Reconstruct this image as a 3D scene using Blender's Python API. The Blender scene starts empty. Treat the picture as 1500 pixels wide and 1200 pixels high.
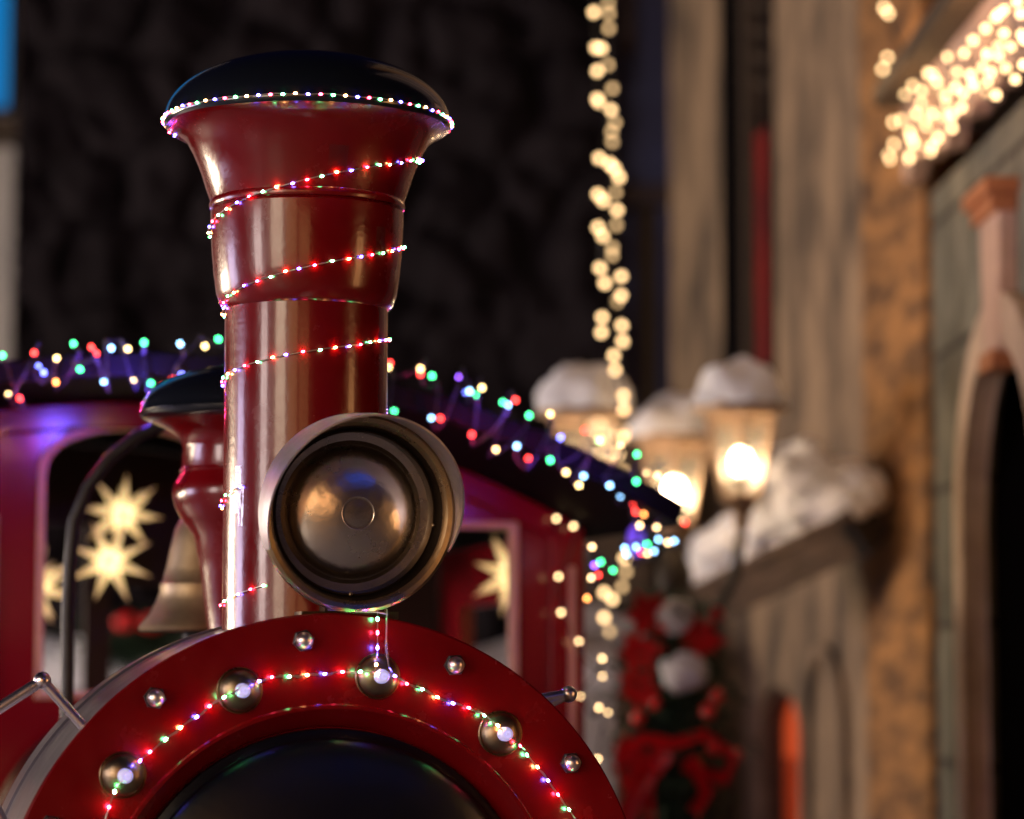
import bpy, bmesh, math, random
from mathutils import Vector, Matrix, noise
R = math.radians
PI = math.pi
sc = bpy.context.scene
COL = sc.collection
random.seed(7)

# ------------------------------------------------------------------ camera
EYE = Vector((0, 0, 1.57))
F_PX, TILT = 3950.0, math.atan(0.09316)
cam_d = bpy.data.cameras.new('camera'); cam = bpy.data.objects.new('camera', cam_d); COL.objects.link(cam)
cam.location = EYE; cam.rotation_euler = (PI/2 + TILT, 0, 0)
cam_d.sensor_fit = 'HORIZONTAL'; cam_d.sensor_width = 36; cam_d.lens = F_PX/1500*36
cam_d.clip_start = 0.05; cam_d.clip_end = 400
cam_d.dof.use_dof = True; cam_d.dof.focus_distance = 4.42; cam_d.dof.aperture_fstop = 1.75
sc.camera = cam

# ------------------------------------------------------------------ world, exposure
w = bpy.data.worlds.new('World'); sc.world = w; w.use_nodes = True
nt = w.node_tree
sky = nt.nodes.new('ShaderNodeTexSky'); sky.sky_type = 'NISHITA'; sky.sun_disc = False
sky.ozone_density = 6.0; sky.sun_elevation = R(-3); sky.sun_rotation = R(200)
nt.links.new(sky.outputs[0], nt.nodes['Background'].inputs[0]); nt.nodes['Background'].inputs[1].default_value = 0.15
sc.view_settings.view_transform = 'Standard'; sc.view_settings.look = 'None'
sc.view_settings.exposure = 0.0; sc.view_settings.gamma = 1.0
cy = sc.cycles
cy.use_denoising = True; cy.denoiser = 'OPENIMAGEDENOISE'; cy.denoising_input_passes = 'RGB_ALBEDO_NORMAL'
cy.use_adaptive_sampling = False; cy.use_light_tree = True
cy.max_bounces = 8; cy.diffuse_bounces = 3; cy.glossy_bounces = 4; cy.transparent_max_bounces = 12
cy.sample_clamp_indirect = 4.0; cy.blur_glossy = 0.5
cy.caustics_reflective = False; cy.caustics_refractive = False

# ------------------------------------------------------------------ projection helpers (photo pixel + depth -> place)
cT, sT = math.cos(TILT), math.sin(TILT)
def ray(px, py):
    a, b = px - 750.0, 600.0 - py
    return Vector((a, F_PX*cT - b*sT, F_PX*sT + b*cT))
def at(px, py, Y):
    d = ray(px, py); return EYE + d*(Y/d.y)
YAW = R(16)
O = Vector((-0.284, 4.32, 0))
TM = Matrix.Translation(O) @ Matrix.Rotation(YAW, 4, 'Z'); TI = TM.inverted()
def T(px, py, yl):
    o = TI @ EYE; d = TI.to_3x3() @ ray(px, py)
    return o + d*((yl - o.y)/d.y)

# ------------------------------------------------------------------ materials
def mat(name, base, rough=0.5, metal=0.0, col2=None, nscale=8.0, bump=0.0, bscale=30.0, coat=0.0, rvar=0.0, stretch=None, fac=(0.35, 0.7)):
    m = bpy.data.materials.new(name); m.use_nodes = True
    n = m.node_tree.nodes; l = m.node_tree.links; p = n['Principled BSDF']
    p.inputs['Base Color'].default_value = (*base, 1); p.inputs['Roughness'].default_value = rough
    p.inputs['Metallic'].default_value = metal; p.inputs['Coat Weight'].default_value = coat
    p.inputs['Coat Roughness'].default_value = 0.08
    tc = n.new('ShaderNodeTexCoord'); mp = n.new('ShaderNodeMapping'); l.new(tc.outputs['Object'], mp.inputs[0])
    if stretch: mp.inputs['Scale'].default_value = stretch
    if col2 or rvar:
        t = n.new('ShaderNodeTexNoise'); t.inputs['Scale'].default_value = nscale; t.inputs['Detail'].default_value = 6
        t.inputs['Roughness'].default_value = 0.62
        l.new(mp.outputs[0], t.inputs['Vector'])
        if col2:
            r = n.new('ShaderNodeValToRGB'); r.color_ramp.elements[0].position = fac[0]; r.color_ramp.elements[1].position = fac[1]
            r.color_ramp.elements[0].color = (*base, 1); r.color_ramp.elements[1].color = (*col2, 1)
            l.new(t.outputs['Fac'], r.inputs[0]); l.new(r.outputs[0], p.inputs['Base Color'])
        if rvar:
            mr = n.new('ShaderNodeMapRange'); mr.inputs[1].default_value = 0.3; mr.inputs[2].default_value = 0.7
            mr.inputs[3].default_value = max(0.02, rough - rvar); mr.inputs[4].default_value = rough + rvar
            l.new(t.outputs['Fac'], mr.inputs[0]); l.new(mr.outputs[0], p.inputs['Roughness'])
    if bump:
        t2 = n.new('ShaderNodeTexNoise'); t2.inputs['Scale'].default_value = bscale; t2.inputs['Detail'].default_value = 5
        b = n.new('ShaderNodeBump'); b.inputs['Strength'].default_value = bump; b.inputs['Distance'].default_value = 0.02
        l.new(mp.outputs[0], t2.inputs['Vector']); l.new(t2.outputs['Fac'], b.inputs['Height']); l.new(b.outputs[0], p.inputs['Normal'])
    return m

def brick_mat(name, c1, c2, mortar, bw, bh, ms, rough=0.85, bump=0.5):
    m = bpy.data.materials.new(name); m.use_nodes = True
    n = m.node_tree.nodes; l = m.node_tree.links; p = n['Principled BSDF']
    uv = n.new('ShaderNodeTexCoord'); br = n.new('ShaderNodeTexBrick')
    br.inputs['Color1'].default_value = (*c1, 1); br.inputs['Color2'].default_value = (*c2, 1); br.inputs['Mortar'].default_value = (*mortar, 1)
    br.inputs['Scale'].default_value = 1; br.inputs['Brick Width'].default_value = bw; br.inputs['Row Height'].default_value = bh
    br.inputs['Mortar Size'].default_value = ms; br.inputs['Mortar Smooth'].default_value = 0.3
    l.new(uv.outputs['Object'], br.inputs['Vector'])
    t = n.new('ShaderNodeTexNoise'); t.inputs['Scale'].default_value = 5; t.inputs['Detail'].default_value = 7
    l.new(uv.outputs['Object'], t.inputs['Vector'])
    mx = n.new('ShaderNodeMix'); mx.data_type = 'RGBA'; mx.blend_type = 'OVERLAY'; mx.inputs[0].default_value = 1.0
    l.new(br.outputs['Color'], mx.inputs[6]); l.new(t.outputs['Fac'], mx.inputs[7]); l.new(mx.outputs[2], p.inputs['Base Color'])
    b = n.new('ShaderNodeBump'); b.inputs['Strength'].default_value = bump; b.inputs['Distance'].default_value = 0.015
    ad = n.new('ShaderNodeMath'); ad.operation = 'SUBTRACT'
    l.new(t.outputs['Fac'], ad.inputs[0]); l.new(br.outputs['Fac'], ad.inputs[1]); l.new(ad.outputs[0], b.inputs['Height'])
    l.new(b.outputs[0], p.inputs['Normal']); p.inputs['Roughness'].default_value = rough
    return m

def emit(name, col, s):
    m = bpy.data.materials.new(name); m.use_nodes = True
    n = m.node_tree.nodes; p = n['Principled BSDF']
    p.inputs['Base Color'].default_value = (*[0.3*c for c in col], 1); p.inputs['Roughness'].default_value = 0.3
    p.inputs['Emission Color'].default_value = (*col, 1); p.inputs['Emission Strength'].default_value = s
    return m

def glass_mat(name, tint, milk):
    m = bpy.data.materials.new(name); m.use_nodes = True
    n = m.node_tree.nodes; l = m.node_tree.links; n.remove(n['Principled BSDF']); out = n['Material Output']
    tr = n.new('ShaderNodeBsdfTransparent'); tr.inputs[0].default_value = (*tint, 1)
    tl = n.new('ShaderNodeBsdfTranslucent'); tl.inputs[0].default_value = (*tint, 1)
    gl = n.new('ShaderNodeBsdfGlossy'); gl.inputs['Roughness'].default_value = 0.22
    a = n.new('ShaderNodeMixShader'); a.inputs[0].default_value = milk; l.new(tr.outputs[0], a.inputs[1]); l.new(tl.outputs[0], a.inputs[2])
    fr = n.new('ShaderNodeLayerWeight'); fr.inputs[0].default_value = 0.25; pw = n.new('ShaderNodeMath'); pw.operation = 'MULTIPLY_ADD'
    pw.inputs[1].default_value = 0.6; pw.inputs[2].default_value = 0.04; l.new(fr.outputs['Facing'], pw.inputs[0])
    b = n.new('ShaderNodeMixShader'); l.new(pw.outputs[0], b.inputs[0])
    l.new(a.outputs[0], b.inputs[1]); l.new(gl.outputs[0], b.inputs[2]); l.new(b.outputs[0], out.inputs[0])
    return m

M = {}
M['red'] = mat('red_paint', (0.13, 0.0008, 0.0025), 0.24, 0, (0.16, 0.0012, 0.0032), 11.0, 0.03, 90, 0.3, 0.08)
M['red_cab'] = mat('red_paint_violet_tint', (0.17, 0.0006, 0.007), 0.19, 0, (0.2, 0.0008, 0.009), 2.5, 0.02, 60, 0.0, 0.05)  # red paint with the tint of the violet light put into its colour
M['black'] = mat('black_gloss', (0.006, 0.008, 0.013), 0.2, 0, None, 5, 0.02, 80, 0.6, 0.05)
M['door'] = mat('black_door', (0.002, 0.0025, 0.006), 0.3, 0, None, 4, 0.03, 25, 0.0, 0.06)
M['dark'] = mat('dark_metal', (0.012, 0.012, 0.016), 0.5)
M['bronze'] = mat('bronze', (0.34, 0.27, 0.19), 0.33, 1, (0.24, 0.18, 0.13), 9, 0.06, 60, 0, 0.08)
M['bronze_dark'] = mat('bronze_tarnished', (0.16, 0.12, 0.08), 0.38, 1, (0.09, 0.065, 0.045), 12, 0.05, 80, 0, 0.1)
M['gap_shade'] = mat('gap_bronze', (0.07, 0.052, 0.035), 0.4, 1, (0.045, 0.033, 0.022), 12, 0.05, 80, 0, 0.1)  # darker bronze copy, shade of the headlight gap put into its colour
M['rim'] = mat('brass_rim', (0.42, 0.32, 0.19), 0.3, 1, (0.3, 0.22, 0.13), 14, 0.03, 60, 0, 0.08)
M['visor'] = mat('visor_steel', (0.66, 0.6, 0.68), 0.46, 1, (0.4, 0.35, 0.36), 10, 0.03, 50, 0, 0.1)
M['chrome'] = mat('chrome', (0.85, 0.8, 0.86), 0.3, 1, None, 20, 0.02, 60, 0, 0.06)
M['steel'] = mat('grey_barrel', (0.12, 0.108, 0.13), 0.4, 0.5, (0.085, 0.078, 0.095), 6, 0.04, 50, 0.2, 0.08)
M['silver'] = mat('polished_steel', (0.78, 0.73, 0.68), 0.26, 1, (0.68, 0.63, 0.59), 7, 0.05, 45, 0, 0.05)
M['bell'] = mat('bell_bronze', (0.42, 0.33, 0.21), 0.55, 1, (0.26, 0.19, 0.12), 8, 0.06, 40, 0, 0.08)
M['copper'] = mat('copper_trim', (0.6, 0.34, 0.25), 0.4, 0.15, (0.5, 0.27, 0.2), 12)
M['wire'] = mat('silver_wire', (0.55, 0.48, 0.45), 0.35, 0.7)
M['cable'] = mat('dark_cable', (0.01, 0.012, 0.014), 0.45)
M['flat_black'] = mat('black_boards', (0.008, 0.007, 0.009), 0.9)
M['flat_black'].node_tree.nodes['Principled BSDF'].inputs['Specular IOR Level'].default_value = 0.05
M['gun'] = mat('gun_metal', (0.06, 0.06, 0.075), 0.35, 0.8)
M['roof'] = mat('black_roof', (0.004, 0.004, 0.005), 0.7)
M['roof'].node_tree.nodes['Principled BSDF'].inputs['Specular IOR Level'].default_value = 0.06
M['hose'] = mat('black_hose', (0.008, 0.008, 0.014), 0.5, 0, None, 6, 0.1, 30)
M['tape'] = glass_mat('clear_tape', (0.9, 0.86, 0.85), 0.08)
M['snow'] = mat('snow', (0.86, 0.87, 0.95), 0.7, 0, (0.76, 0.78, 0.9), 14, 0.5, 40)
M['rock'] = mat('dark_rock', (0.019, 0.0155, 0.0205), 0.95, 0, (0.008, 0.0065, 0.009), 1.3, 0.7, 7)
M['plaster'] = mat('weathered_stone', (0.36, 0.25, 0.165), 0.88, 0, (0.08, 0.06, 0.048), 2.6, 0.8, 7, stretch=(1.6, 1.6, 0.7), fac=(0.4, 0.66))
M['pier'] = mat('worn_brick', (0.45, 0.22, 0.08), 0.9, 0, (0.09, 0.05, 0.03), 2.4, 0.9, 9, stretch=(1.3, 3.2, 1.3), fac=(0.38, 0.64))
M['blocks'] = brick_mat('grey_green_blocks', (0.16, 0.153, 0.122), (0.125, 0.122, 0.1), (0.04, 0.035, 0.03), 0.9, 0.42, 0.014)
M['pinkstone'] = mat('pink_stone', (0.62, 0.42, 0.33), 0.85, 0, (0.45, 0.29, 0.22), 7, 0.6, 16)
M['orangestone'] = mat('terracotta_stone', (0.5, 0.2, 0.08), 0.85, 0, (0.4, 0.14, 0.06), 7, 0.5, 16)
M['duskplaster'] = mat('dusk_plaster', (0.2, 0.17, 0.18), 0.88, 0, (0.13, 0.11, 0.12), 1.5, 0.4, 8)
M['palestone'] = mat('pale_stone', (0.66, 0.5, 0.38), 0.88, 0, (0.42, 0.3, 0.22), 5, 0.7, 14)
M['wood'] = mat('dark_wood', (0.075, 0.048, 0.033), 0.75, 0, (0.03, 0.02, 0.015), 4, 0.5, 22, stretch=(1, 8, 8))
M['beamwood'] = mat('weathered_beam', (0.16, 0.1, 0.07), 0.8, 0, (0.05, 0.035, 0.028), 5, 0.7, 24, stretch=(2, 9, 9))
M['brownwood'] = mat('brown_wood', (0.09, 0.06, 0.038), 0.7, 0, (0.05, 0.034, 0.024), 4, 0.4, 20, stretch=(6, 6, 1))
M['blueplaster'] = mat('blue_plaster', (0.075, 0.09, 0.22), 0.85, 0, (0.045, 0.045, 0.1), 1.2, 0.5, 8)
M['purpletimber'] = mat('purple_timber', (0.085, 0.06, 0.07), 0.8, 0, (0.05, 0.035, 0.04), 3, 0.4, 14, stretch=(5, 5, 1))
M['greyplaster'] = mat('grey_plaster', (0.5, 0.48, 0.5), 0.85, 0, (0.38, 0.37, 0.4), 1.5, 0.3, 8)
M['greenwood'] = mat('lamp_iron', (0.03, 0.022, 0.018), 0.5, 0.5)
M['lampcopper'] = mat('lamp_copper', (0.45, 0.3, 0.2), 0.5, 0.2)
M['fir'] = mat('fir_green', (0.03, 0.075, 0.04), 0.7, 0, (0.015, 0.03, 0.02), 20)
M['ribbon'] = mat('red_ribbon', (0.75, 0.008, 0.014), 0.45, 0, (0.6, 0.005, 0.012), 9)
M['bauble'] = mat('red_bauble', (0.75, 0.012, 0.012), 0.2, 0.0, None, 5, 0, 10, 0.8)
M['gold'] = mat('gold_bauble', (0.5, 0.28, 0.06), 0.25, 1)
M['cobble'] = brick_mat('pale_cobbles', (0.36, 0.36, 0.4), (0.28, 0.28, 0.32), (0.1, 0.1, 0.11), 0.16, 0.11, 0.012, 0.4)  # unseen ground, paled to throw light up into the headlight
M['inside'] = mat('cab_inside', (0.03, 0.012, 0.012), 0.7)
M['redpanel'] = mat('red_shutter', (0.26, 0.014, 0.012), 0.6, 0, (0.12, 0.01, 0.015), 3)
M['lampglass'] = glass_mat('lantern_glass', (1.0, 0.95, 0.87), 0.08)
M['pane'] = glass_mat('window_pane', (0.9, 0.9, 0.92), 0.0)

LEDC = {'r': (1, 0.05, 0.04), 'g': (0.07, 1, 0.32), 'b': (0.16, 0.2, 1), 'o': (1, 0.33, 0.08), 'y': (1, 0.7, 0.26), 'w': (1, 0.64, 0.3), 'v': (0.3, 0.1, 1), 'c': (0.3, 0.62, 1), 'R': (1, 0.03, 0.08), 'G': (0.1, 1, 0.3), 'B': (0.12, 0.09, 1), 'O': (1, 0.38, 0.13)}
CNAME = {'r': 'red', 'g': 'green', 'b': 'blue', 'o': 'orange', 'y': 'yellow', 'w': 'warm', 'v': 'violet', 'c': 'ice_blue', 'R': 'deep_red', 'G': 'deep_green', 'B': 'deep_blue', 'O': 'deep_orange'}
LM = {}
def led(c, s):
    k = (c, s)
    if k not in LM: LM[k] = emit('led_' + CNAME[c], LEDC[c], s)
    return LM[k]

# ------------------------------------------------------------------ mesh builder
class MB:
    def __init__(s): s.v = []; s.f = []
    def add(s, vs, fs):
        k = len(s.v); s.v += [Vector(p) for p in vs]; s.f += [tuple(i + k for i in f) for f in fs]; return s
    def box(s, c, d, m=None):
        m = m or Matrix.Identity(4); x, y, z = d[0]/2, d[1]/2, d[2]/2; c = Vector(c)
        vs = [m @ (c + Vector((a*x, b*y, e*z))) for a in (-1, 1) for b in (-1, 1) for e in (-1, 1)]
        return s.add(vs, [(0, 1, 3, 2), (4, 6, 7, 5), (0, 4, 5, 1), (2, 3, 7, 6), (0, 2, 6, 4), (1, 5, 7, 3)])
    def lathe(s, prof, m=None, n=64, a0=0.0, a1=2*PI, cap=False):
        # prof: (radius, height) pairs, revolved about local z
        m = m or Matrix.Identity(4); full = abs(a1 - a0 - 2*PI) < 1e-6; cols = n if full else n + 1
        vs = []; fs = []; L = len(prof)
        for i in range(cols):
            a = a0 + (a1 - a0)*i/n; c, q = math.cos(a), math.sin(a)
            for r, h in prof: vs.append(m @ Vector((r*c, r*q, h)))
        for i in range(n):
            j = (i + 1) % cols
            for k in range(L - 1):
                fs.append((i*L + k, j*L + k, j*L + k + 1, i*L + k + 1))
        return s.add(vs, fs)
    def tube(s, pts, r, n=8, cap=True):
        pts = [Vector(p) for p in pts]; N = len(pts); rr = r if isinstance(r, (list, tuple)) else [r]*N
        up = Vector((0, 0, 1)); vs = []; fs = []; u = None
        for i, p in enumerate(pts):
            t = (pts[min(i + 1, N - 1)] - pts[max(i - 1, 0)]).normalized()
            if u is None:
                u = t.orthogonal().normalized()
            else:
                u = u - t*u.dot(t); u = u.normalized() if u.length > 1e-6 else t.orthogonal().normalized()
            b = t.cross(u)
            for k in range(n):
                a = 2*PI*k/n; vs.append(p + (u*math.cos(a) + b*math.sin(a))*rr[i])
        for i in range(N - 1):
            for k in range(n):
                k2 = (k + 1) % n; fs.append((i*n + k, i*n + k2, (i + 1)*n + k2, (i + 1)*n + k))
        if cap: fs += [tuple(range(n - 1, -1, -1)), tuple((N - 1)*n + k for k in range(n))]
        return s.add(vs, fs)
    def ball(s, c, r, m=None, nu=16, nv=10, sc3=(1, 1, 1), bumpy=0.0, seed=0):
        c = Vector(c); vs = []; fs = []; m3 = m or Matrix.Identity(3)
        for i in range(nv + 1):
            th = PI*i/nv
            for k in range(nu):
                ph = 2*PI*k/nu; d = Vector((math.sin(th)*math.cos(ph), math.sin(th)*math.sin(ph), math.cos(th)))
                q = 1 + (bumpy*noise.noise(d*1.7 + Vector((seed*3.1, seed, 0))) if bumpy else 0)
                d = Vector((d.x*sc3[0], d.y*sc3[1], d.z*sc3[2]))*r*q; vs.append(c + m3 @ d)
        for i in range(nv):
            for k in range(nu):
                k2 = (k + 1) % nu; fs.append((i*nu + k, (i + 1)*nu + k, (i + 1)*nu + k2, i*nu + k2))
        return s.add(vs, fs)
    def plate(s, outlines, z0, z1, m, bevel=0.0):
        cu = bpy.data.curves.new('t', 'CURVE'); cu.dimensions = '2D'; cu.fill_mode = 'BOTH'
        cu.extrude = abs(z1 - z0)/2 - bevel; cu.bevel_depth = bevel; cu.bevel_resolution = 1; cu.offset = -bevel
        for o in outlines:
            sp = cu.splines.new('POLY'); sp.points.add(len(o) - 1); sp.use_cyclic_u = True
            for p, q in zip(sp.points, o): p.co = (q[0], q[1], 0, 1)
        ob = bpy.data.objects.new('t', cu); me = bpy.data.meshes.new_from_object(ob)
        zc = (z0 + z1)/2
        s.add([m @ (v.co + Vector((0, 0, zc))) for v in me.vertices], [tuple(p.vertices) for p in me.polygons])
        bpy.data.objects.remove(ob); bpy.data.curves.remove(cu); bpy.data.meshes.remove(me)
        return s
    def mesh(s, name, material, smooth=35):
        me = bpy.data.meshes.new(name); me.from_pydata([tuple(v) for v in s.v], [], s.f)
        bm = bmesh.new(); bm.from_mesh(me); bmesh.ops.remove_doubles(bm, verts=bm.verts, dist=1e-5)
        bmesh.ops.recalc_face_normals(bm, faces=bm.faces); bm.to_mesh(me); bm.free()
        me.materials.append(material)
        if smooth:
            me.shade_smooth(); me.set_sharp_from_angle(angle=R(smooth))
        return me
    def build(s, name, material, parent=None, smooth=35, loc=None):
        ob = bpy.data.objects.new(name, s.mesh(name, material, smooth)); COL.objects.link(ob)
        if parent: ob.parent = parent
        if loc is not None: ob.location = loc
        return ob
def recenter(ob, p):
    p = Vector(p); ob.data.transform(Matrix.Translation(-p)); ob.location = p; return ob
def tag(o, label=None, cat=None, group=None, kind=None):
    if label: o['label'] = label
    if cat: o['category'] = cat
    if group: o['group'] = group
    if kind: o['kind'] = kind
    return o
def empty(name, loc=(0, 0, 0), rz=0.0):
    o = bpy.data.objects.new(name, None); COL.objects.link(o); o.location = loc; o.rotation_euler = (0, 0, rz); o.empty_display_size = 0.1
    return o
def frame(origin, xdir, up=(0, 0, 1)):
    # local x along xdir, local y up, local z = x cross y
    x = Vector(xdir).normalized(); y = Vector(up).normalized(); z = x.cross(y)
    return Matrix(((x.x, y.x, z.x, origin[0]), (x.y, y.y, z.y, origin[1]), (x.z, y.z, z.z, origin[2]), (0, 0, 0, 1)))
def arch(x0, x1, z0, zs, rise, n=16):
    c = (x0 + x1)/2; h = (x1 - x0)/2
    return [(x0, z0), (x1, z0)] + [(c + h*math.cos(PI*k/n), zs + rise*math.sin(PI*k/n)) for k in range(n + 1)]
def rect(x0, x1, z0, z1): return [(x0, z0), (x1, z0), (x1, z1), (x0, z1)]
_bm = {}
def bulbs(parent, items, r, s, name='bulb', elong=1.25):
    # items: (point, colour, direction); every bulb a mesh object of its own, meshes shared per colour
    for p, c, d in items:
        k = (r, c, s, elong)
        if k not in _bm: _bm[k] = MB().ball((0, 0, 0), r, nu=10, nv=8, sc3=(1, 1, elong)).mesh(name, led(c, s), 60)
        o = bpy.data.objects.new(name, _bm[k]); COL.objects.link(o); o.parent = parent; o.location = p
        o.rotation_euler = Vector(d).to_track_quat('Z', 'Y').to_euler()

# ================================================================== SETTING
# ground
g = MB(); n = 2
g.add([(-60, -40, 0), (60, -40, 0), (60, 60, 0), (-60, 60, 0)], [(0, 1, 2, 3)])
tag(g.build('ground', M['cobble'], smooth=0), kind='structure')

# dark rubble wall behind the locomotive
M['rock'].node_tree.nodes['Principled BSDF'].inputs['Specular IOR Level'].default_value = 0.08
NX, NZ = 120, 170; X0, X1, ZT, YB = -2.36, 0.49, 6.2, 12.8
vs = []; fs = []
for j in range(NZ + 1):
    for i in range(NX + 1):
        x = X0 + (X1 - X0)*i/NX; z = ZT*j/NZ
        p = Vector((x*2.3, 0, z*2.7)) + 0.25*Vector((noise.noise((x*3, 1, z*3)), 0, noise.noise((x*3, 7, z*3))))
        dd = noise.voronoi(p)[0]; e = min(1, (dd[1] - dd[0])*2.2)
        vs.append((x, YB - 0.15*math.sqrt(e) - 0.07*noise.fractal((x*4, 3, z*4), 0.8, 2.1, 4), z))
for j in range(NZ):
    for i in range(NX):
        k = j*(NX + 1) + i; fs.append((k, k + 1, k + NX + 2, k + NX + 1))
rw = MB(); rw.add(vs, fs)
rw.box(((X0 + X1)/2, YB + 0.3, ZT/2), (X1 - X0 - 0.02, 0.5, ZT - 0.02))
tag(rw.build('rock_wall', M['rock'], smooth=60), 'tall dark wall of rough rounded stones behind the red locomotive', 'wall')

# pale building at the left edge with a blue lit window
b = empty('pale_building', (-3.4, 14.6, 0))
w0 = at(19, 300, 14.6); XE = w0.x + 3.4
fm = Matrix.Translation((0, 0, 0)) @ frame((0, 0, 0), (1, 0, 0))
zt = at(5, 195, 14.6).z; zb = at(5, 168, 14.6).z
MB().plate([rect(-2.5, XE, 0, 8), rect(-1.6, XE - 0.014, zb, 7.2)], -0.3, 0, fm).build('wall', M['greyplaster'], b, 0)
wf = MB().plate([rect(-1.6, XE - 0.016, zb, 7.2), rect(-1.52, XE - 0.03, zb + 0.03, 7.1)], -0.2, 0.05, fm).build('window_frame', M['dark'], b, 0)
MB().plate([rect(-1.55, XE - 0.02, zb + 0.02, 7.15)], -0.16, -0.12, fm).build('pane', emit('blue_lit_window', (0.0, 0.22, 0.6), 0.7), wf, 0)
MB().box((-0.6, -0.08, zt - 0.02), (3.8 if XE > 1 else 3.4, 0.3, 0.12)).build('sill', M['wood'], b, 0)
tag(b, 'pale grey plastered building at the left edge with a blue lit window', 'building')

# dark blue building between the rock wall and the stone facade
b = empty('blue_building', (0, 12.95, 0))
xa, xb = 0.50, 0.95
zs = at(940, 290, 12.95).z
MB().box(((xa + xb)/2, 0.6, (zs + 9)/2), (xb - xa, 1.2, 9 - zs)).build('upper_wall', M['blueplaster'], b, 0)
MB().box(((xa + xb)/2, 0.65, zs/2), (xb - xa, 1.1, zs - 0.003)).build('lower_wall', M['purpletimber'], b, 0)
for q in (922, 952, 972):
    xx = at(q, 300, 12.95).x
    MB().box((xx, 0.03, zs/2), (0.045, 0.08, zs - 0.01)).build('post', M['brownwood'] if q == 952 else M['blueplaster'], b, 0)
xx = at(918, 30, 12.95).x
MB().box((xx, -0.04, zs + 2.2), (0.06, 0.07, 3.0)).build('drainpipe', M['purpletimber'], b, 0)
MB().box(((xa + xb)/2, -0.05, zs), (xb - xa, 0.12, 0.1)).build('beam', M['purpletimber'], b, 0)
tag(b, 'narrow dark blue timbered building between the dark rock wall and the stone facade', 'building')

# ---- stone facade (with tall dark window and arched openings)
A0 = Vector((1.224, 9.3, 0)); A1 = Vector((0.744, 12.5, 0)); LA = (A1 - A0).length
fa = empty('stone_facade', A0)
FA = frame((0, 0, 0), A1 - A0)           # local z points away from the viewer (into the wall)
if (FA.to_3x3() @ Vector((0, 0, 1))).x < 0: pass
nA = FA.to_3x3() @ Vector((0, 0, 1)); SA = 1.0 if nA.x > 0 else -1.0   # +SA = into wall
def u2s(u): return u*LA
winA = rect(u2s(0.385), u2s(0.655), at(1100, 560, 10.7).z, 7.6)
ar1 = arch(u2s(0.295), u2s(0.50), 0.3, at(1130, 1075, 10.6).z, 0.19)
ar2 = arch(u2s(0.075), u2s(0.255), 0.3, at(1210, 1065, 9.8).z, 0.3)
MB().plate([rect(0.0, LA, 0, 8.4), winA, ar1], 0.0, SA*0.5, FA).build('wall', M['plaster'], fa, 0)
win = MB()
s0, s1 = u2s(0.385), u2s(0.655); z0 = at(1100, 560, 10.7).z
win.plate([rect(s0, s1, z0, 7.6), rect(s0 + 0.07, s1 - 0.07, z0 + 0.07, 7.53)], SA*-0.015, SA*0.2, FA)
wo = win.build('window', M['flat_black'], fa, 0)
MB().plate([rect(s0 + 0.56, s0 + 0.66, z0 + 0.07, 7.53)], SA*0.02, SA*0.17, FA).build('mullion', M['wood'], wo, 0)
zr = at(1115, 170, 10.6).z
MB().plate([rect(s0 + 0.27, s0 + 0.46, z0 + 0.07, zr)], SA*0.035, SA*0.09, FA).build('red_shutter', M['redpanel'], wo, 0)
MB().plate([rect(s0 + 0.071, s1 - 0.071, z0 + 0.071, 7.529)], SA*0.205, SA*0.24, FA).build('pane', M['dark'], wo, 0)
lat = MB()
for k in range(5):
    zz = zr + 0.08 + 0.11*k
    lat.plate([[(s0 + 0.05, zz), (s1 - 0.05, zz + 0.22), (s1 - 0.05, zz + 0.26), (s0 + 0.05, zz + 0.04)]], SA*(0.05), SA*0.078, FA)
lat.build('lattice', M['wood'], wo, 0)
a = MB().plate([ar1, [(p[0]*0.999 + 0.0004, p[1]*0.999) for p in arch(u2s(0.31), u2s(0.485), 0.3, at(1130, 1075, 10.6).z, 0.16)]], SA*0.03, SA*0.1, FA).build('window', M['wood'], fa, 0)
zl = at(1145, 1112, 10.6).z
MB().plate([arch(u2s(0.30), u2s(0.495), zl, at(1130, 1075, 10.6).z, 0.18)], SA*0.102, SA*0.13, FA).build('pane', emit('orange_lit_window', (1, 0.12, 0.03), 0.42), a, 0)
MB().plate([rect(u2s(0.30), u2s(0.495), 0.3, zl - 0.001)], SA*0.102, SA*0.13, FA).build('pane', emit('dim_orange_window', (1, 0.1, 0.025), 0.13), a, 0)
inn = arch(u2s(0.1), u2s(0.23), 0.3, at(1210, 1065, 9.8).z, 0.25)
MB().plate([ar2, inn], SA*-0.03, SA*-0.002, FA).build('blind_arch', M['plaster'], fa, 0)
tag(fa, 'weathered stone facade with a tall dark window, red shutter and arched openings', 'building')

# ---- brick pier
b = empty('brick_pier', (1.30, 8.95, 0))
pr = MB()
PD = Vector((1.313, 8.52, 0)) - Vector((1.216, 9.29, 0)); FP = frame(Vector((1.216, 9.29, 0)) - Vector((1.30, 8.95, 0)), PD); LP = PD.length
nP = FP.to_3x3() @ Vector((0, 0, 1)); SP = 1.0 if nP.x > 0 else -1.0
o = MB().box((LP/2, 4.2, 0.22), (LP, 8.4, 0.44)).build('shaft', M['pier'], b, 0)
o.matrix_local = FP @ Matrix.Diagonal((1, 1, SP, 1))
MB().box((LP/2, 0.2, 0.2), (LP + 0.06, 0.4, 0.5)).build('plinth', M['pinkstone'], b, 0).matrix_local = FP @ Matrix.Diagonal((1, 1, SP, 1))
tag(b, 'worn orange brown brick pier between the stone facade and the arched doorway', 'pier')

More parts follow.
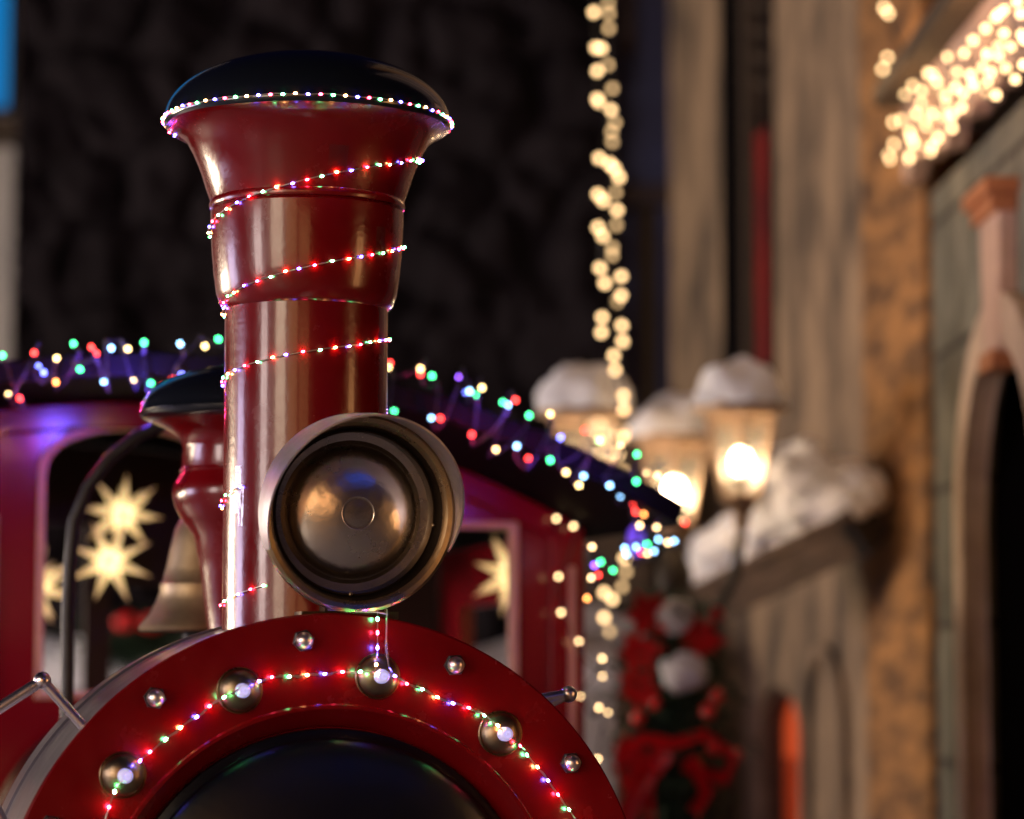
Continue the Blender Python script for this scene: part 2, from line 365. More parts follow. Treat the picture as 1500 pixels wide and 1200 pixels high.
# ---- grey green block wall with arched doorway, cornice, keystone
C0 = Vector((1.335, 8.5, 0)); C1 = Vector((1.375, 5.9, 0)); LC = (C1 - C0).length
FC = frame((0, 0, 0), C1 - C0); nC = FC.to_3x3() @ Vector((0, 0, 1)); SC = 1.0 if nC.x > 0 else -1.0
aw = empty('arched_wall', C0)
uc, ri, ro, zsp = 1.20, 0.52, 0.64, 1.93
def arc_o(r, dz=0.0): return [(uc - r, 0.0), (uc + r, 0.0)] + [(uc + r*math.cos(PI*k/24), zsp + dz + r*math.sin(PI*k/24)) for k in range(25)]
o = MB().plate([rect(0, LC, 0, 3.05), arc_o(ri + 0.04)], 0, SC*0.06, Matrix.Identity(4)).build('wall', M['blocks'], aw, 0); o.matrix_local = FC
o = MB().plate([arc_o(ro), arc_o(ri)], -SC*0.045, SC*0.03, Matrix.Identity(4), 0.012).build('arch_trim', M['palestone'], aw, 0); o.matrix_local = FC
o = MB().plate([arc_o(ri + 0.02)], SC*1.1, SC*1.16, Matrix.Identity(4)).build('door', M['flat_black'], aw, 0); o.matrix_local = FC
for q in range(3):
    MB().box((uc - 0.36 + 0.36*q, 1.1, SC*1.08), (0.05, 2.2, 0.04)).build('batten', M['flat_black'], o, 0)
pg_ = MB().plate([rect(uc - 0.62, uc + 0.62, 0, 2.62), rect(uc - 0.58, uc + 0.58, 0.02, 2.58)], SC*0.065, SC*1.2, Matrix.Identity(4))  # near-black lining, the shade of the interior is in its colour
o = pg_.build('passage', M['flat_black'], aw, 0); o.matrix_local = FC
ks = MB()
ks.plate([[(-0.11, 0), (0.11, 0), (0.13, 0.40), (-0.13, 0.40)]], -SC*0.05, SC*0.01, Matrix.Translation((uc, 2.40, 0)), 0.008)
o = ks.build('keystone', M['pinkstone'], aw, 0); o.matrix_local = FC
kc = MB().box((uc, 2.80, -SC*0.03), (0.30, 0.05, 0.08)); kc.box((uc, 2.84, -SC*0.038), (0.36, 0.04, 0.10))
kp = kc.build('keystone_cap', M['orangestone'], o, 0)
kp = MB().box((uc, 2.38, -SC*0.03), (0.2, 0.05, 0.07)).build('keystone_foot', M['orangestone'], o, 0)
# cornice: a ragged scalloped board and the upper storey above it
cor = MB()
pts = [(0.0, 3.34)]; k = 0
xx = 0.0
while xx < LC:
    pts.append((xx, 3.12 - 0.07*random.random())); xx += 0.055 + 0.05*random.random()
pts += [(LC, 3.1), (LC, 3.34)]
cor.plate([pts], -SC*0.09, -SC*0.03, Matrix.Identity(4), 0.004)
o = cor.build('cornice', M['pinkstone'], aw, 0); o.matrix_local = FC
o = MB().box((LC/2, 4.9, SC*0.24), (LC, 3.3, 0.3)).build('upper_wall', M['duskplaster'], aw, 0); o.matrix_local = FC
o['label'] = 'dark plastered upper storey'
o = MB().box((LC/2, 3.36, -SC*0.03), (LC, 0.06, 0.3)).build('ledge', M['brownwood'], aw, 0); o.matrix_local = FC
for q in range(6):
    o = MB().box((0.18 + 0.42*q, 4.8, SC*0.075), (0.13, 2.9, 0.06)).build('upright', M['brownwood'] if q % 2 else M['pinkstone'], aw, 0); o.matrix_local = FC
tag(aw, 'grey green stone block wall with a dark arched doorway trimmed in pink stone', 'building')

# ---- wooden porch roof board with thick snow
pb = empty('porch_roof', (1.0, 9.0, 0))
P1 = at(1262, 772, 8.75); P0 = at(1035, 882, 9.25)
d = (P1 - P0); Lp = d.length; ex = d.normalized(); ey = Vector((0.25, -0.97, 0)); ey = (ey - ex*ey.dot(ex)).normalized(); ez = ex.cross(ey)
if ez.z < 0: ez = -ez
BMx = Matrix(((ex.x, ey.x, ez.x, P0.x - 1.0), (ex.y, ey.y, ez.y, P0.y - 9.0), (ex.z, ey.z, ez.z, P0.z), (0, 0, 0, 1)))
bd = MB().box((Lp/2, 0, -0.01), (Lp, 0.12, 0.11)); bd.box((Lp/2, -0.02, 0.065), (Lp + 0.03, 0.18, 0.026)); bd.box((Lp/2, -0.02, -0.062), (Lp + 0.02, 0.15, 0.02))
o = bd.build('beam', M['beamwood'], pb, 0); o.matrix_local = BMx
o = MB().box((Lp - 0.012, -0.02, 0.0), (0.05, 0.16, 0.16)).build('end_cap', M['dark'], pb, 0); o.matrix_local = BMx
o = MB().box((Lp/2, -0.2, 0.09), (Lp - 0.06, 0.26, 0.02)).build('roof_boards', M['wood'], pb, 0); o.matrix_local = BMx
sn = MB(); rn_ = random.Random(21)
for k in range(46):
    t = (k + 0.5)/46 + rn_.uniform(-0.02, 0.02); hgt = 0.07 + 0.24*math.exp(-((t - 0.68)/0.2)**2) + 0.05*math.exp(-((t - 0.2)/0.15)**2)
    hgt *= rn_.uniform(0.75, 1.15)*min(1, 5*min(t, 1.03 - t) + 0.25)
    for lay in range(1 + int(hgt/0.075)):
        z_ = 0.075 + 0.065*lay; r_ = rn_.uniform(0.07, 0.1)*(1 - 0.1*lay)
        sn.ball(BMx @ Vector((Lp*t + rn_.uniform(-0.02, 0.02), -0.1 + rn_.uniform(-0.05, 0.06)*(1 + 0.2*lay), z_)), r_, nu=18, nv=12, sc3=(1, 1, 0.85), bumpy=0.22, seed=k + 50*lay)
sn.build('snow', M['snow'], pb, 80)
tag(pb, 'sloping dark wooden porch roof under a thick heap of snow beside the lantern', 'porch roof')

# ---- snowy hedge seen through the cab windows
hd = empty('snowy_planter', (-1.25, 10.7, 0))
MB().box((0, 0.3, 0.72), (3.3, 0.6, 1.45)).build('box', M['greyplaster'], hd, 0)
sb = MB(); vs = []; fs = []
for i in range(81):
    for j in range(13):
        t = i/80; q = j/12; hgt = 0.24*math.sin(PI*q)**0.5*(0.8 + 0.5*noise.noise((t*9, q*2, 1)) + 0.25*noise.noise((t*25, q*5, 3)))
        vs.append((-1.66 + 3.32*t, -0.04 + 0.68*q, 1.455 + max(0, hgt)))
for i in range(80):
    for j in range(12):
        k = i*13 + j; fs.append((k, k + 13, k + 14, k + 1))
sb.add(vs, fs).build('snow', M['snow'], hd, 80)
lf = MB(); rnd = random.Random(3)
for k in range(1300):
    c = Vector((-0.25 + rnd.gauss(0, 0.09), 0.05 + rnd.gauss(0, 0.05), 1.62 + rnd.gauss(0, 0.045)))
    dd = Vector((rnd.gauss(0, 1), rnd.gauss(0, 1), rnd.gauss(0.2, 1))).normalized()*0.06; s_ = dd.orthogonal().normalized()*0.006
    lf.add([c - s_, c + s_, c + dd + s_*0.4, c + dd - s_*0.4], [(0, 1, 2, 3)])
for k in range(14): lf.tube([(-0.25, 0.05, 1.5), (-0.25 + rnd.gauss(0, 0.14), 0.05, 1.62 + rnd.gauss(0, 0.06))], 0.006, 5)
lf.build('fir_sprig', M['fir'], hd, 0)
bw = MB()
for s_ in (-1, 1): bw.ball((-0.22 + 0.05*s_, -0.03, 1.72), 0.05, sc3=(1, 0.4, 0.7), bumpy=0.2, seed=s_)
bw.build('bow', M['ribbon'], hd)
tag(hd, 'long pale planter topped with snow and a fir sprig behind the cab windows', 'planter')

# ---- brown booth right of the cab, far back
bo = empty('wooden_booth', (at(893, 900, 11.2).x, 11.2, 0))
zt_ = at(890, 640, 11.2).z; zz = at(890, 885, 11.2).z
MB().box((0, 0.5, (zt_ + zz)/2 + 0.002), (0.34, 0.9, zt_ - zz)).build('upper_board', M['brownwood'], bo, 0)
zz = at(890, 885, 11.2).z
MB().box((0.02, 0.5, zz/2), (0.36, 0.88, zz)).build('counter_panel', M['greyplaster'], bo, 0)
MB().box((0.02, -0.08, zz - 0.2), (0.42, 0.3, 0.03)).build('counter_top', M['brownwood'], bo, 0)
tag(bo, 'brown wooden booth with a pale counter panel behind the cab corner', 'booth')

# ================================================================== STREET LAMP
sl = empty('street_lamp', (at(988, 900, 8.35).x, 8.35, 0)); SL = Vector(sl.location)
def hexp(r, z, n=6, a0=PI/6): return [Vector((r*math.cos(a0 + 2*PI*k/n), r*math.sin(a0 + 2*PI*k/n), z)) for k in range(n)]
def lantern(px, py_top, Y, sc_=1.0, seed=0, L=90):
    p = at(px, py_top, Y) - SL; H = 0.25*sc_; rt, rb = 0.115*sc_, 0.062*sc_
    top, bot = hexp(rt, 0), hexp(rb, -H)
    fr = MB()
    for k in range(6):
        fr.tube([top[k], bot[k]], 0.006*sc_, 6)
        fr.tube([top[k], top[(k + 1) % 6]], 0.009*sc_, 6); fr.tube([bot[k], bot[(k + 1) % 6]], 0.008*sc_, 6)
        m1, m2 = top[k].lerp(bot[k], 0.12), top[(k + 1) % 6].lerp(bot[(k + 1) % 6], 0.12); fr.tube([m1, m2], 0.004*sc_, 5)
    fr.lathe([(0.0, 0.012), (rt + 0.028*sc_, 0.006), (rt + 0.03*sc_, 0.018*sc_), (rt*0.72, 0.055*sc_), (rt*0.3, 0.085*sc_), (0.02*sc_, 0.1*sc_), (0, 0.115*sc_)], n=6)
    fr.lathe([(0, -H), (rb + 0.012*sc_, -H), (rb*0.8, -H - 0.02*sc_), (0.022*sc_, -H - 0.05*sc_), (0.026*sc_, -H - 0.075*sc_), (0.012*sc_, -H - 0.1*sc_), (0.012*sc_, -H - 0.14*sc_), (0, -H - 0.15*sc_)], n=16)
    fo = fr.build('lantern', M['lampcopper'], sl, 40, loc=p)
    gl = MB(); gt, gb = hexp(rt - 0.002, -0.004), hexp(rb - 0.002, -H + 0.004)
    for k in range(6): gl.add([gt[k], gt[(k + 1) % 6], gb[(k + 1) % 6], gb[k]], [(0, 1, 2, 3)])
    gl.build('glass', M['lampglass'], fo, 0)
    bulb_ = MB().ball((0, 0, -H*0.58), 0.03*sc_, sc3=(1, 1, 1.3)).build('bulb', emit('lantern_bulb', (1, 0.72, 0.42), L), fo)
    MB().tube([(0, 0, -H), (0, 0, -H*0.58 - 0.035*sc_)], 0.012*sc_, 8).build('bulb_holder', M['greenwood'], fo)
    sp = MB(); vs = []; fs = []; NQ = 14; NK = 40; lean = Vector((math.cos(seed*2.1), 0.3*math.sin(seed), 0))
    for i in range(NQ + 1):
        for k in range(NK):
            a_ = 2*PI*k/NK; u_ = i/NQ; th = u_*PI*0.56; ca, sa = math.cos(a_), math.sin(a_)
            d_ = Vector((math.sin(th)*ca, math.sin(th)*sa, math.cos(th)))
            q_ = 0.93 + 0.2*noise.noise(d_*1.4 + Vector((seed*5.3, 0, 0))) + 0.06*noise.noise(d_*4.2 + Vector((0, seed*3.7, 0))) + 0.05*noise.noise(d_*10)
            v_ = Vector((d_.x*(rt + 0.03*sc_), d_.y*(rt + 0.03*sc_), 0.045*sc_ + d_.z*0.125*sc_))*q_
            vs.append(v_ + lean*0.03*sc_*max(0, d_.z))
    for i in range(NQ):
        for k in range(NK): fs.append((i*NK + k, i*NK + (k + 1) % NK, (i + 1)*NK + (k + 1) % NK, (i + 1)*NK + k))
    sp.add(vs, fs).build('snow_cap', M['snow'], fo, 80)
    return p + Vector((0, 0, -H - 0.14*sc_))
feet = [lantern(1085, 606, 8.0, 1.0, 1), lantern(858, 613, 8.3, 1.05, 2), lantern(988, 650, 8.75, 1.05, 3)]
po = MB(); zt = min(f.z for f in feet) - 0.02
po.lathe([(0.12, 0), (0.12, 0.12), (0.08, 0.2), (0.055, 0.5), (0.045, 0.9), (0.04, zt - 0.1), (0.055, zt - 0.06), (0.055, zt), (0.02, zt + 0.1), (0, zt + 0.12)], n=24)
po.build('post', M['greenwood'], sl)
for f in feet:
    am = MB(); h = Vector((f.x, f.y, 0))
    pts = [Vector((0, 0, zt - 0.03)), h*0.3 + Vector((0, 0, zt - 0.1)), h*0.65 + Vector((0, 0, zt - 0.12)), h*0.9 + Vector((0, 0, zt - 0.02)), Vector((f.x, f.y, f.z + 0.03))]
    am.tube(pts, 0.016, 8).build('arm', M['greenwood'], sl)
tag(sl, 'iron street lamp with three lit lanterns capped in snow', 'street lamp')

# ---- christmas swag on the lamp post
SWY = 8.0
sw = empty('christmas_swag', at(985, 1050, SWY)); SW = Vector(sw.location)
def q(px, py, dy=0.0): return at(px, py, SWY + dy) - SW
rnd = random.Random(11)
fo = MB()
for k in range(3200):
    t = rnd.random(); py = 880 + 420*t; wdt = 30 + 26*math.sin(PI*min(1, t*1.1))
    c = q(985 + rnd.gauss(0, 1)*wdt*0.62, py) + Vector((0, rnd.gauss(0, 0.05), 0))
    dd = Vector((rnd.gauss(0, 1), rnd.gauss(0, 1), rnd.gauss(-0.4, 1))).normalized()*rnd.uniform(0.04, 0.08); s_ = dd.orthogonal().normalized()*0.006
    fo.add([c - s_, c + s_, c + dd + s_*0.3, c + dd - s_*0.3], [(0, 1, 2, 3)])
fo.tube([q(985, 890, 0.06), q(988, 1080, 0.06), q(985, 1300, 0.06)], 0.035, 8)
fo.build('foliage', M['fir'], sw, 0)
def petals(px, py, r, n=7, seed=0):
    m = MB(); rn = random.Random(seed); c = q(px, py, -0.09)
    for ring in range(2):
        for k in range(n):
            a_ = 2*PI*(k + 0.5*ring)/n + rn.uniform(-0.2, 0.2); rr = r*(1 - 0.35*ring)*rn.uniform(0.85, 1.1)
            u = Vector((math.cos(a_), -0.28 - 0.2*ring, math.sin(a_))); v = Vector((-math.sin(a_), 0, math.cos(a_)))
            m.add([c, c + u*rr*0.5 + v*rr*0.26, c + u*rr, c + u*rr*0.5 - v*rr*0.26, c + u*rr*0.55 + Vector((0, 0.008, 0))], [(0, 1, 4), (1, 2, 4), (2, 3, 4), (3, 0, 4)])
    return m
for k, (px, py, r) in enumerate([(950, 900, 0.085), (1026, 935, 0.075), (936, 955, 0.075), (934, 1008, 0.07), (1050, 900, 0.03), (925, 1110, 0.07)]):
    petals(px, py, r, 6 + k % 2, k).build('poinsettia', M['ribbon'], sw, 0)
for k, (px, py, r) in enumerate([(990, 903, 0.058), (1002, 985, 0.07), (945, 1180, 0.0)]):
    if r: MB().ball(q(px, py, -0.08), r, sc3=(1.05, 0.8, 0.85), bumpy=0.25, seed=k).build('snowball', M['snow'], sw)
for k, (px, py, r) in enumerate([(1050, 1020, 0.024), (1038, 1042, 0.026), (935, 1052, 0.022), (1046, 1095, 0.025), (1078, 1106, 0.022), (960, 1030, 0.02)]):
    MB().ball(q(px, py, -0.1), r).build('bauble', M['bauble'], sw)
MB().ball(q(1020, 1117, -0.09), 0.022).build('bauble', M['gold'], sw)
rb = MB()
for (pts, wd) in ([[(985, 1090), (940, 1080), (905, 1110), (915, 1150), (960, 1130)], 0.018], [[(985, 1090), (1030, 1075), (1075, 1110), (1062, 1140), (1000, 1120)], 0.018], [[(975, 1100), (935, 1150), (915, 1200), (905, 1260)], 0.03], [[(955, 1110), (945, 1160), (950, 1210)], 0.022], [[(1010, 1110), (1035, 1160), (1015, 1190)], 0.02]):
    P = [q(x_, y_, -0.12 + 0.01*i) for i, (x_, y_) in enumerate(pts)]; vs = []; fs = []
    for i, p_ in enumerate(P):
        t_ = (P[min(i + 1, len(P) - 1)] - P[max(0, i - 1)]).normalized(); nn = t_.cross(Vector((0, 1, 0))).normalized()
        vs += [p_ - nn*wd + Vector((0, -0.02, 0)), p_, p_ + nn*wd + Vector((0, -0.02, 0))]
    for i in range(len(P) - 1):
        k = i*3; fs += [(k, k + 3, k + 4, k + 1), (k + 1, k + 4, k + 5, k + 2)]
    rb.add(vs, fs)
rb.build('bow', M['ribbon'], sw, 80)
tag(sw, 'fir swag with red flowers, bows, baubles and white snowballs on the lamp post', 'wreath')

# ================================================================== LOCOMOTIVE
ZC = 1.118                                   # boiler centre height
loco = empty('steam_locomotive', O, YAW)
AX = Matrix.Translation((0, 0, ZC)) @ Matrix(((1, 0, 0, 0), (0, 0, 1, 0), (0, -1, 0, 0), (0, 0, 0, 1)))   # lathe z -> +y' (backwards), x stays, y -> -z
# check handedness is irrelevant, normals are recalculated
RR = 0.528
sbx = MB().lathe([(0.50, 0.012), (0.522, 0.014), (0.522, 0.30), (0.526, 0.305), (0.526, 0.32), (0.518, 0.325), (0.518, 0.46), (0.50, 0.48), (0.34, 0.481)], AX, 128).build('smokebox', M['steel'], loco)
MB().lathe([(0.36, 0.485), (0.36, 2.098)], AX, 96).build('boiler', M['red'], loco)
hoop = MB()
for yy in (0.5, 1.0, 1.5, 2.0): hoop.lathe([(0.361, yy), (0.367, yy + 0.002), (0.367, yy + 0.03), (0.361, yy + 0.032)], AX, 96)
hoop.build('boiler_bands', M['black'], loco)
ring = MB().lathe([(RR - 0.004, 0.016), (RR, 0.012), (RR, 0.003), (RR - 0.003, 0.0), (0.384, 0.0), (0.381, -0.004), (0.376, -0.004), (0.3725, 0.0), (0.366, 0.008), (0.352, 0.022), (0.346, 0.034), (0.33, 0.04)], AX, 160).build('front_ring', M['red'], loco)
dr = MB().lathe([(0.345, 0.036), (0.343, 0.026), (0.335, 0.022), (0.33, 0.018)] + [(0.33*math.cos(a_), 0.018 - 0.045*math.sin(a_)) for a_ in [PI/2*k/20 for k in range(1, 21)]], AX, 128).build('smokebox_door', M['door'], loco)

def stud_pos(r, ang): return Vector((r*math.sin(R(ang)), 0, ZC + r*math.cos(R(ang))))
FRONT = Matrix(((1, 0, 0, 0), (0, 0, -1, 0), (0, 1, 0, 0), (0, 0, 0, 1)))      # lathe z -> -y' (forwards)
stud_me = MB().lathe([(0.0365, 0.0), (0.037, 0.003), (0.0355, 0.005), (0.034, 0.0035)], FRONT, 40).mesh('stud', M['rim'])
dome_me = MB().lathe([(0.0342, 0.002)] + [(0.034*math.cos(a_), 0.002 + 0.024*math.sin(a_)) for a_ in [PI/2*k/12 for k in range(13)]], FRONT, 40).mesh('dome', M['bronze'])
led_m = bpy.data.materials.new('clear_led'); led_m.use_nodes = True
_n = led_m.node_tree.nodes; _l = led_m.node_tree.links; _p = _n['Principled BSDF']
_p.inputs['Base Color'].default_value = (0.7, 0.7, 0.9, 1); _p.inputs['Roughness'].default_value = 0.08
_p.inputs['Emission Color'].default_value = (0.52, 0.5, 1, 1); _p.inputs['Emission Strength'].default_value = 0.55
core_m = emit('led_core', (0.6, 0.65, 1), 5)
tip_me = MB().lathe([(0.0115, 0.018), (0.0115, 0.036), (0.0105, 0.0415), (0.0075, 0.0455), (0.0055, 0.046), (0.005, 0.0445), (0.0025, 0.0445), (0.002, 0.047), (0, 0.0475)], FRONT, 28).mesh('lamp', led_m)
core_me = MB().ball((-0.006, -0.047, 0.001), 0.0042, nu=10, nv=8).mesh('lamp_core', core_m)
def inst(me, name, parent, loc, rot=0.0):
    o = bpy.data.objects.new(name, me); COL.objects.link(o); o.parent = parent; o.location = loc
    if rot: o.rotation_euler = (0, rot, 0)
    return o
for k in range(12):
    ang = 9.4 + 30*k
    s_ = inst(stud_me, 'stud', loco, stud_pos(0.433, ang) + Vector((0, -0.0005, 0)), R(37*k))
    inst(dome_me, 'dome', s_, (0, 0, 0)); inst(tip_me, 'lamp', s_, (0, 0, 0))
nut_me = MB().lathe([(0.0178, 0), (0.0178, 0.008), (0.0155, 0.0095), (0.012, 0.0095)], FRONT, 6).mesh('acorn_nut', M['gun'])
nutd_me = MB().lathe([(0.0138, 0.008)] + [(0.0138*math.cos(a_), 0.011 + 0.0138*math.sin(a_)) for a_ in [PI/2*j/8 for j in range(9)]], FRONT, 24).mesh('nut_dome', M['chrome'])
rn_ = random.Random(5)
for k in range(12):
    n_ = inst(nut_me, 'acorn_nut', loco, stud_pos(0.486 + rn_.uniform(-0.002, 0.002), -6 + 30*k) + Vector((0, -0.0006, 0)), R(rn_.uniform(0, 60))); inst(nutd_me, 'nut_dome', n_, (0, 0, 0))

# ---- smokestack
YS = 0.225
SAX = T(448, 600, YS).x
def zs_(py): return T(448, py, YS).z
PXM = (TM @ Vector((SAX, YS, 2)) - EYE).y / F_PX
STK = Matrix.Translation((SAX, YS, 0))
prof = [(120, 1010), (120, 456), (123, 453), (127, 449), (133, 433), (137, 405), (140, 375), (142, 340), (142.5, 313), (139, 309)]
fun = [(139, 309.5), (143.5, 308), (145, 304), (144, 299), (143, 297), (145, 292), (150, 278), (155, 262), (161, 246), (169, 228), (179, 210), (191, 199), (203, 192.5), (209, 190)]
def P(prof): return [(r*PXM, zs_(y)) for r, y in prof]
pipe = MB().lathe(P(prof[:2]), STK, 96).build('smokestack', M['red'], loco)
MB().lathe(P([(119, 456.5)] + prof[1:]), STK, 128).build('stack_band', M['red'], pipe)
MB().lathe(P(fun), STK, 128).build('funnel', M['red'], pipe)
rc = 213*PXM; zr_ = zs_(181)
cap = [(209*PXM, zs_(190)), (211.5*PXM, zs_(187.5)), (213*PXM, zs_(184)), (213*PXM, zs_(181)), (211.5*PXM, zs_(178))]
cap += [(211*PXM*math.cos(a_), zs_(178) + 0.112*math.sin(a_)) for a_ in [PI/2*k/24 for k in range(1, 25)]]
MB().lathe(cap, STK, 128).build('cap', M['black'], pipe)

# ---- sand dome (second, smaller funnel)
YD = 0.70; DX = T(372, 700, YD).x; DPX = (TM @ Vector((DX, YD, 1.7)) - EYE).y/F_PX
def zd(py): return T(372, py, YD).z
DM = Matrix.Translation((DX, YD, 0))
stem = [(63, 1100), (63, 936), (71, 886), (78, 830), (87, 785), (103, 765), (108, 757), (114, 745), (118.5, 730), (119, 719), (115, 707), (107, 695), (106, 688), (104, 657), (109, 643), (122, 633), (140, 624), (158, 616)]
sd = MB().lathe([(r*DPX, zd(y)) for r, y in stem], DM, 96).build('steam_dome', M['red'], loco)
MB().lathe([(106.5*DPX, zd(694)), (109*DPX, zd(691)), (107*DPX, zd(687))], DM, 96).build('collar', M['red'], sd)
cp = [(150*DPX, zd(620)), (163*DPX, zd(616)), (168*DPX, zd(611)), (169*DPX, zd(606)), (167*DPX, zd(602))] + [(166*DPX*math.cos(a_), zd(602) + 0.085*math.sin(a_)) for a_ in [PI/2*k/20 for k in range(1, 21)]]
MB().lathe(cp, DM, 96).build('cap', M['black'], sd)

# ---- bell
YBL = 0.98; BX = T(290, 850, YBL).x; BPX = (TM @ Vector((BX, YBL, 1.6)) - EYE).y/F_PX
def zb_(py): return T(290, py, YBL).z
bp = [(0, 752), (14, 753), (26, 760), (34, 775), (40, 800), (46, 830), (52, 853), (55, 856), (56, 862), (55, 866), (60, 880), (70, 900), (84, 916), (86, 921), (83, 925), (76, 922), (60, 900), (50, 860)]
bl = MB().lathe([(r*BPX, zb_(y)) for r, y in bp], Matrix.Translation((BX, YBL, 0)), 72).build('bell', M['bell'], loco)
MB().tube([(BX, YBL, zb_(750)), (BX, YBL, zb_(725)), (BX + 0.09, YBL, zb_(718)), (BX + 0.13, YBL, zb_(760)), (BX + 0.13, YBL, 1.42)], 0.016, 10).build('yoke', M['dark'], bl)
MB().ball((BX, YBL, zb_(935)), 0.03).tube([(BX, YBL, zb_(935)), (BX, YBL, zb_(800))], 0.008).build('clapper', M['dark'], bl)

# ---- hose
hp = [(240, 622), (200, 640), (160, 672), (128, 715), (108, 765), (102, 830), (99, 900), (99, 970), (98, 1040), (98, 1110)]
MB().tube([T(x_, y_, 1.12) for x_, y_ in hp], 9.5*5.5/F_PX, 14).build('hose', M['hose'], loco)

# ---- grab handles behind the ring
def grab(ends, balls, name='grab_handle', yl=0.09):
    g_ = MB()
    B = [T(*b_, yl) for b_ in balls]; E = [T(*e_, yl) for e_ in ends]
    g_.tube([B[0], B[1]], 0.0092, 14)
    for e_, b_ in zip(E, B): g_.tube([e_, b_], 0.0085, 14)
    ho = g_.build(name, M['chrome'], loco, 50)
    for b_ in B: MB().ball(b_, 0.0135*1.05, nu=20, nv=14).build('knob', M['chrome'], ho)
grab([(124, 1066), (10, 1215)], [(62, 997), (-62, 1076)])
grab([(796, 1034), (760, 1100)], [(833, 1017), (700, 1040)], yl=0.12)

# ---- headlight
hl_c = T(526, 752, -0.025)
HX = Matrix.Translation(hl_c) @ Matrix.Rotation(R(1), 4, 'Z') @ Matrix.Rotation(R(5), 4, 'X') @ FRONT   # lathe z = forwards, tilted a little down
HR = 0.152
hl = MB().lathe([(0.0, -0.085), (0.06, -0.084), (0.11, -0.078), (0.138, -0.06), (HR, -0.03), (HR, 0.0)], HX, 96).build('headlight', M['bronze_dark'], loco)
MB().lathe([(HR + 0.001, -0.02), (HR + 0.006, -0.016), (HR + 0.008, -0.006), (HR + 0.006, 0.004), (HR + 0.001, 0.008), (HR - 0.006, 0.006), (HR - 0.010, 0.0), (HR - 0.012, -0.006)], HX, 128).build('rim', M['rim'], hl)
MB().lathe([(HR - 0.012, -0.006), (HR - 0.014, -0.012), (HR - 0.017, -0.026), (HR - 0.019, -0.029), (HR - 0.021, -0.029), (HR - 0.022, -0.026), (HR - 0.0235, -0.054)], HX, 128).build('inner_ring', M['gap_shade'], hl)
bowl = [(HR - 0.0235, -0.0535), (0.116, -0.055)] + [(0.110*math.cos(a_), -0.054 + 0.048*math.sin(a_)) for a_ in [PI/2*k/32 for k in range(1, 28)]] + [(0.0262, -0.0078), (0.0255, -0.0081), (0.02, -0.007), (0, -0.006)]
MB().lathe(bowl, HX, 128).build('reflector', M['silver'], hl)
for aa in (-8, -92):
    p_ = HX @ Vector((0.131*math.cos(R(aa)), 0.131*math.sin(R(aa)), -0.024)); MB().ball(p_, 0.0035, nu=10, nv=8).build('screw', M['rim'], hl)
vz = MB(); NA = 72; vs = []; fs = []
for i in range(NA + 1):
    a_ = R(90) + R(112)*(2*i/NA - 1); q_ = math.cos((2*i/NA - 1)*PI/2); ln = 0.012 + 0.105*max(0, q_)**0.8
    for rr_, h_ in ((HR + 0.0085, -0.016), (HR + 0.0085, ln*0.5), (HR + 0.0065, ln), (HR + 0.0035, ln), (HR + 0.0055, ln*0.5), (HR + 0.0055, -0.012)):
        vs.append(HX @ Vector((rr_*math.cos(a_), rr_*math.sin(a_), h_)))
for i in range(NA):
    for k in range(5): fs.append((i*6 + k, (i + 1)*6 + k, (i + 1)*6 + k + 1, i*6 + k + 1))
vz.add(vs, fs).build('visor', M['visor'], hl, 50)
bk = hl_c + Vector((0, 0.0, 0))
MB().box((bk.x, 0.07, ZC + 0.53), (0.08, 0.05, 0.04)).box((bk.x, 0.07, ZC + 0.525), (0.16, 0.07, 0.012)).build('bracket', M['bronze_dark'], hl)

# ---- cab
YC = 2.10; YR = 1.50
AC = T(252, 600, YR).x; ZA = T(252, 517, YR).z; TIP = T(1003, 738, YR)
ha = TIP.x - AC; drop = ZA - TIP.z; RA = (ha*ha + drop*drop)/(2*drop)
def zroof(a_, off=0.0): return ZA - RA + math.sqrt(max(0, (RA - off)**2 - (a_ - AC)**2))
FM = Matrix(((1, 0, 0, 0), (0, 0, -1, 0), (0, 1, 0, 0), (0, 0, 0, 1)))       # plate (x, y, h) -> local (x, -h, y)
HW = T(851, 800, YC).x - AC
def arcpts(a0, a1, off, n=40): return [(a0 + (a1 - a0)*k/n, zroof(a0 + (a1 - a0)*k/n, off)) for k in range(n + 1)]
cab = MB()
cw_l, cw_r = T(57, 800, YC).x, None
cw_half = AC - cw_l
wz0 = T(100, 1021, YC).z; wzs = T(57, 697, YC).z; wza = T(230, 623, YC).z
ws = 0.016
center_win = [(AC - cw_half, wz0), (AC + cw_half, wz0), (AC + cw_half, wzs)] + [(AC + cw_half*math.cos(PI*k/16*1.0), wzs + (wza - wzs)*math.sin(PI*k/16)**0.8) for k in range(1, 16)] + [(AC - cw_half, wzs)]
r1 = T(755, 800, YC).x; r0 = AC + cw_half + 0.10; rz1 = T(750, 768, YC).z
right_win = rect(r0, r1, wz0, rz1)
left_win = rect(2*AC - r1, 2*AC - r0, wz0, rz1)
OB = 0.055
outl = [(AC - HW, 0.55), (AC + HW, 0.55)] + arcpts(AC + HW, AC - HW, OB)
cabo = MB().plate([outl, center_win, right_win, left_win], -YC, -YC - 0.04, FM).build('cab', M['red_cab'], loco, 0)
fin = 0.085
inner = [(AC - HW + fin, 0.65), (AC + HW - fin, 0.65)] + arcpts(AC + HW - fin, AC - HW + fin, OB + 0.062)
MB().plate([outl, inner], -YC + 0.001, -YC + 0.03, FM, 0.006).build('front_frame', M['red_cab'], cabo, 0)
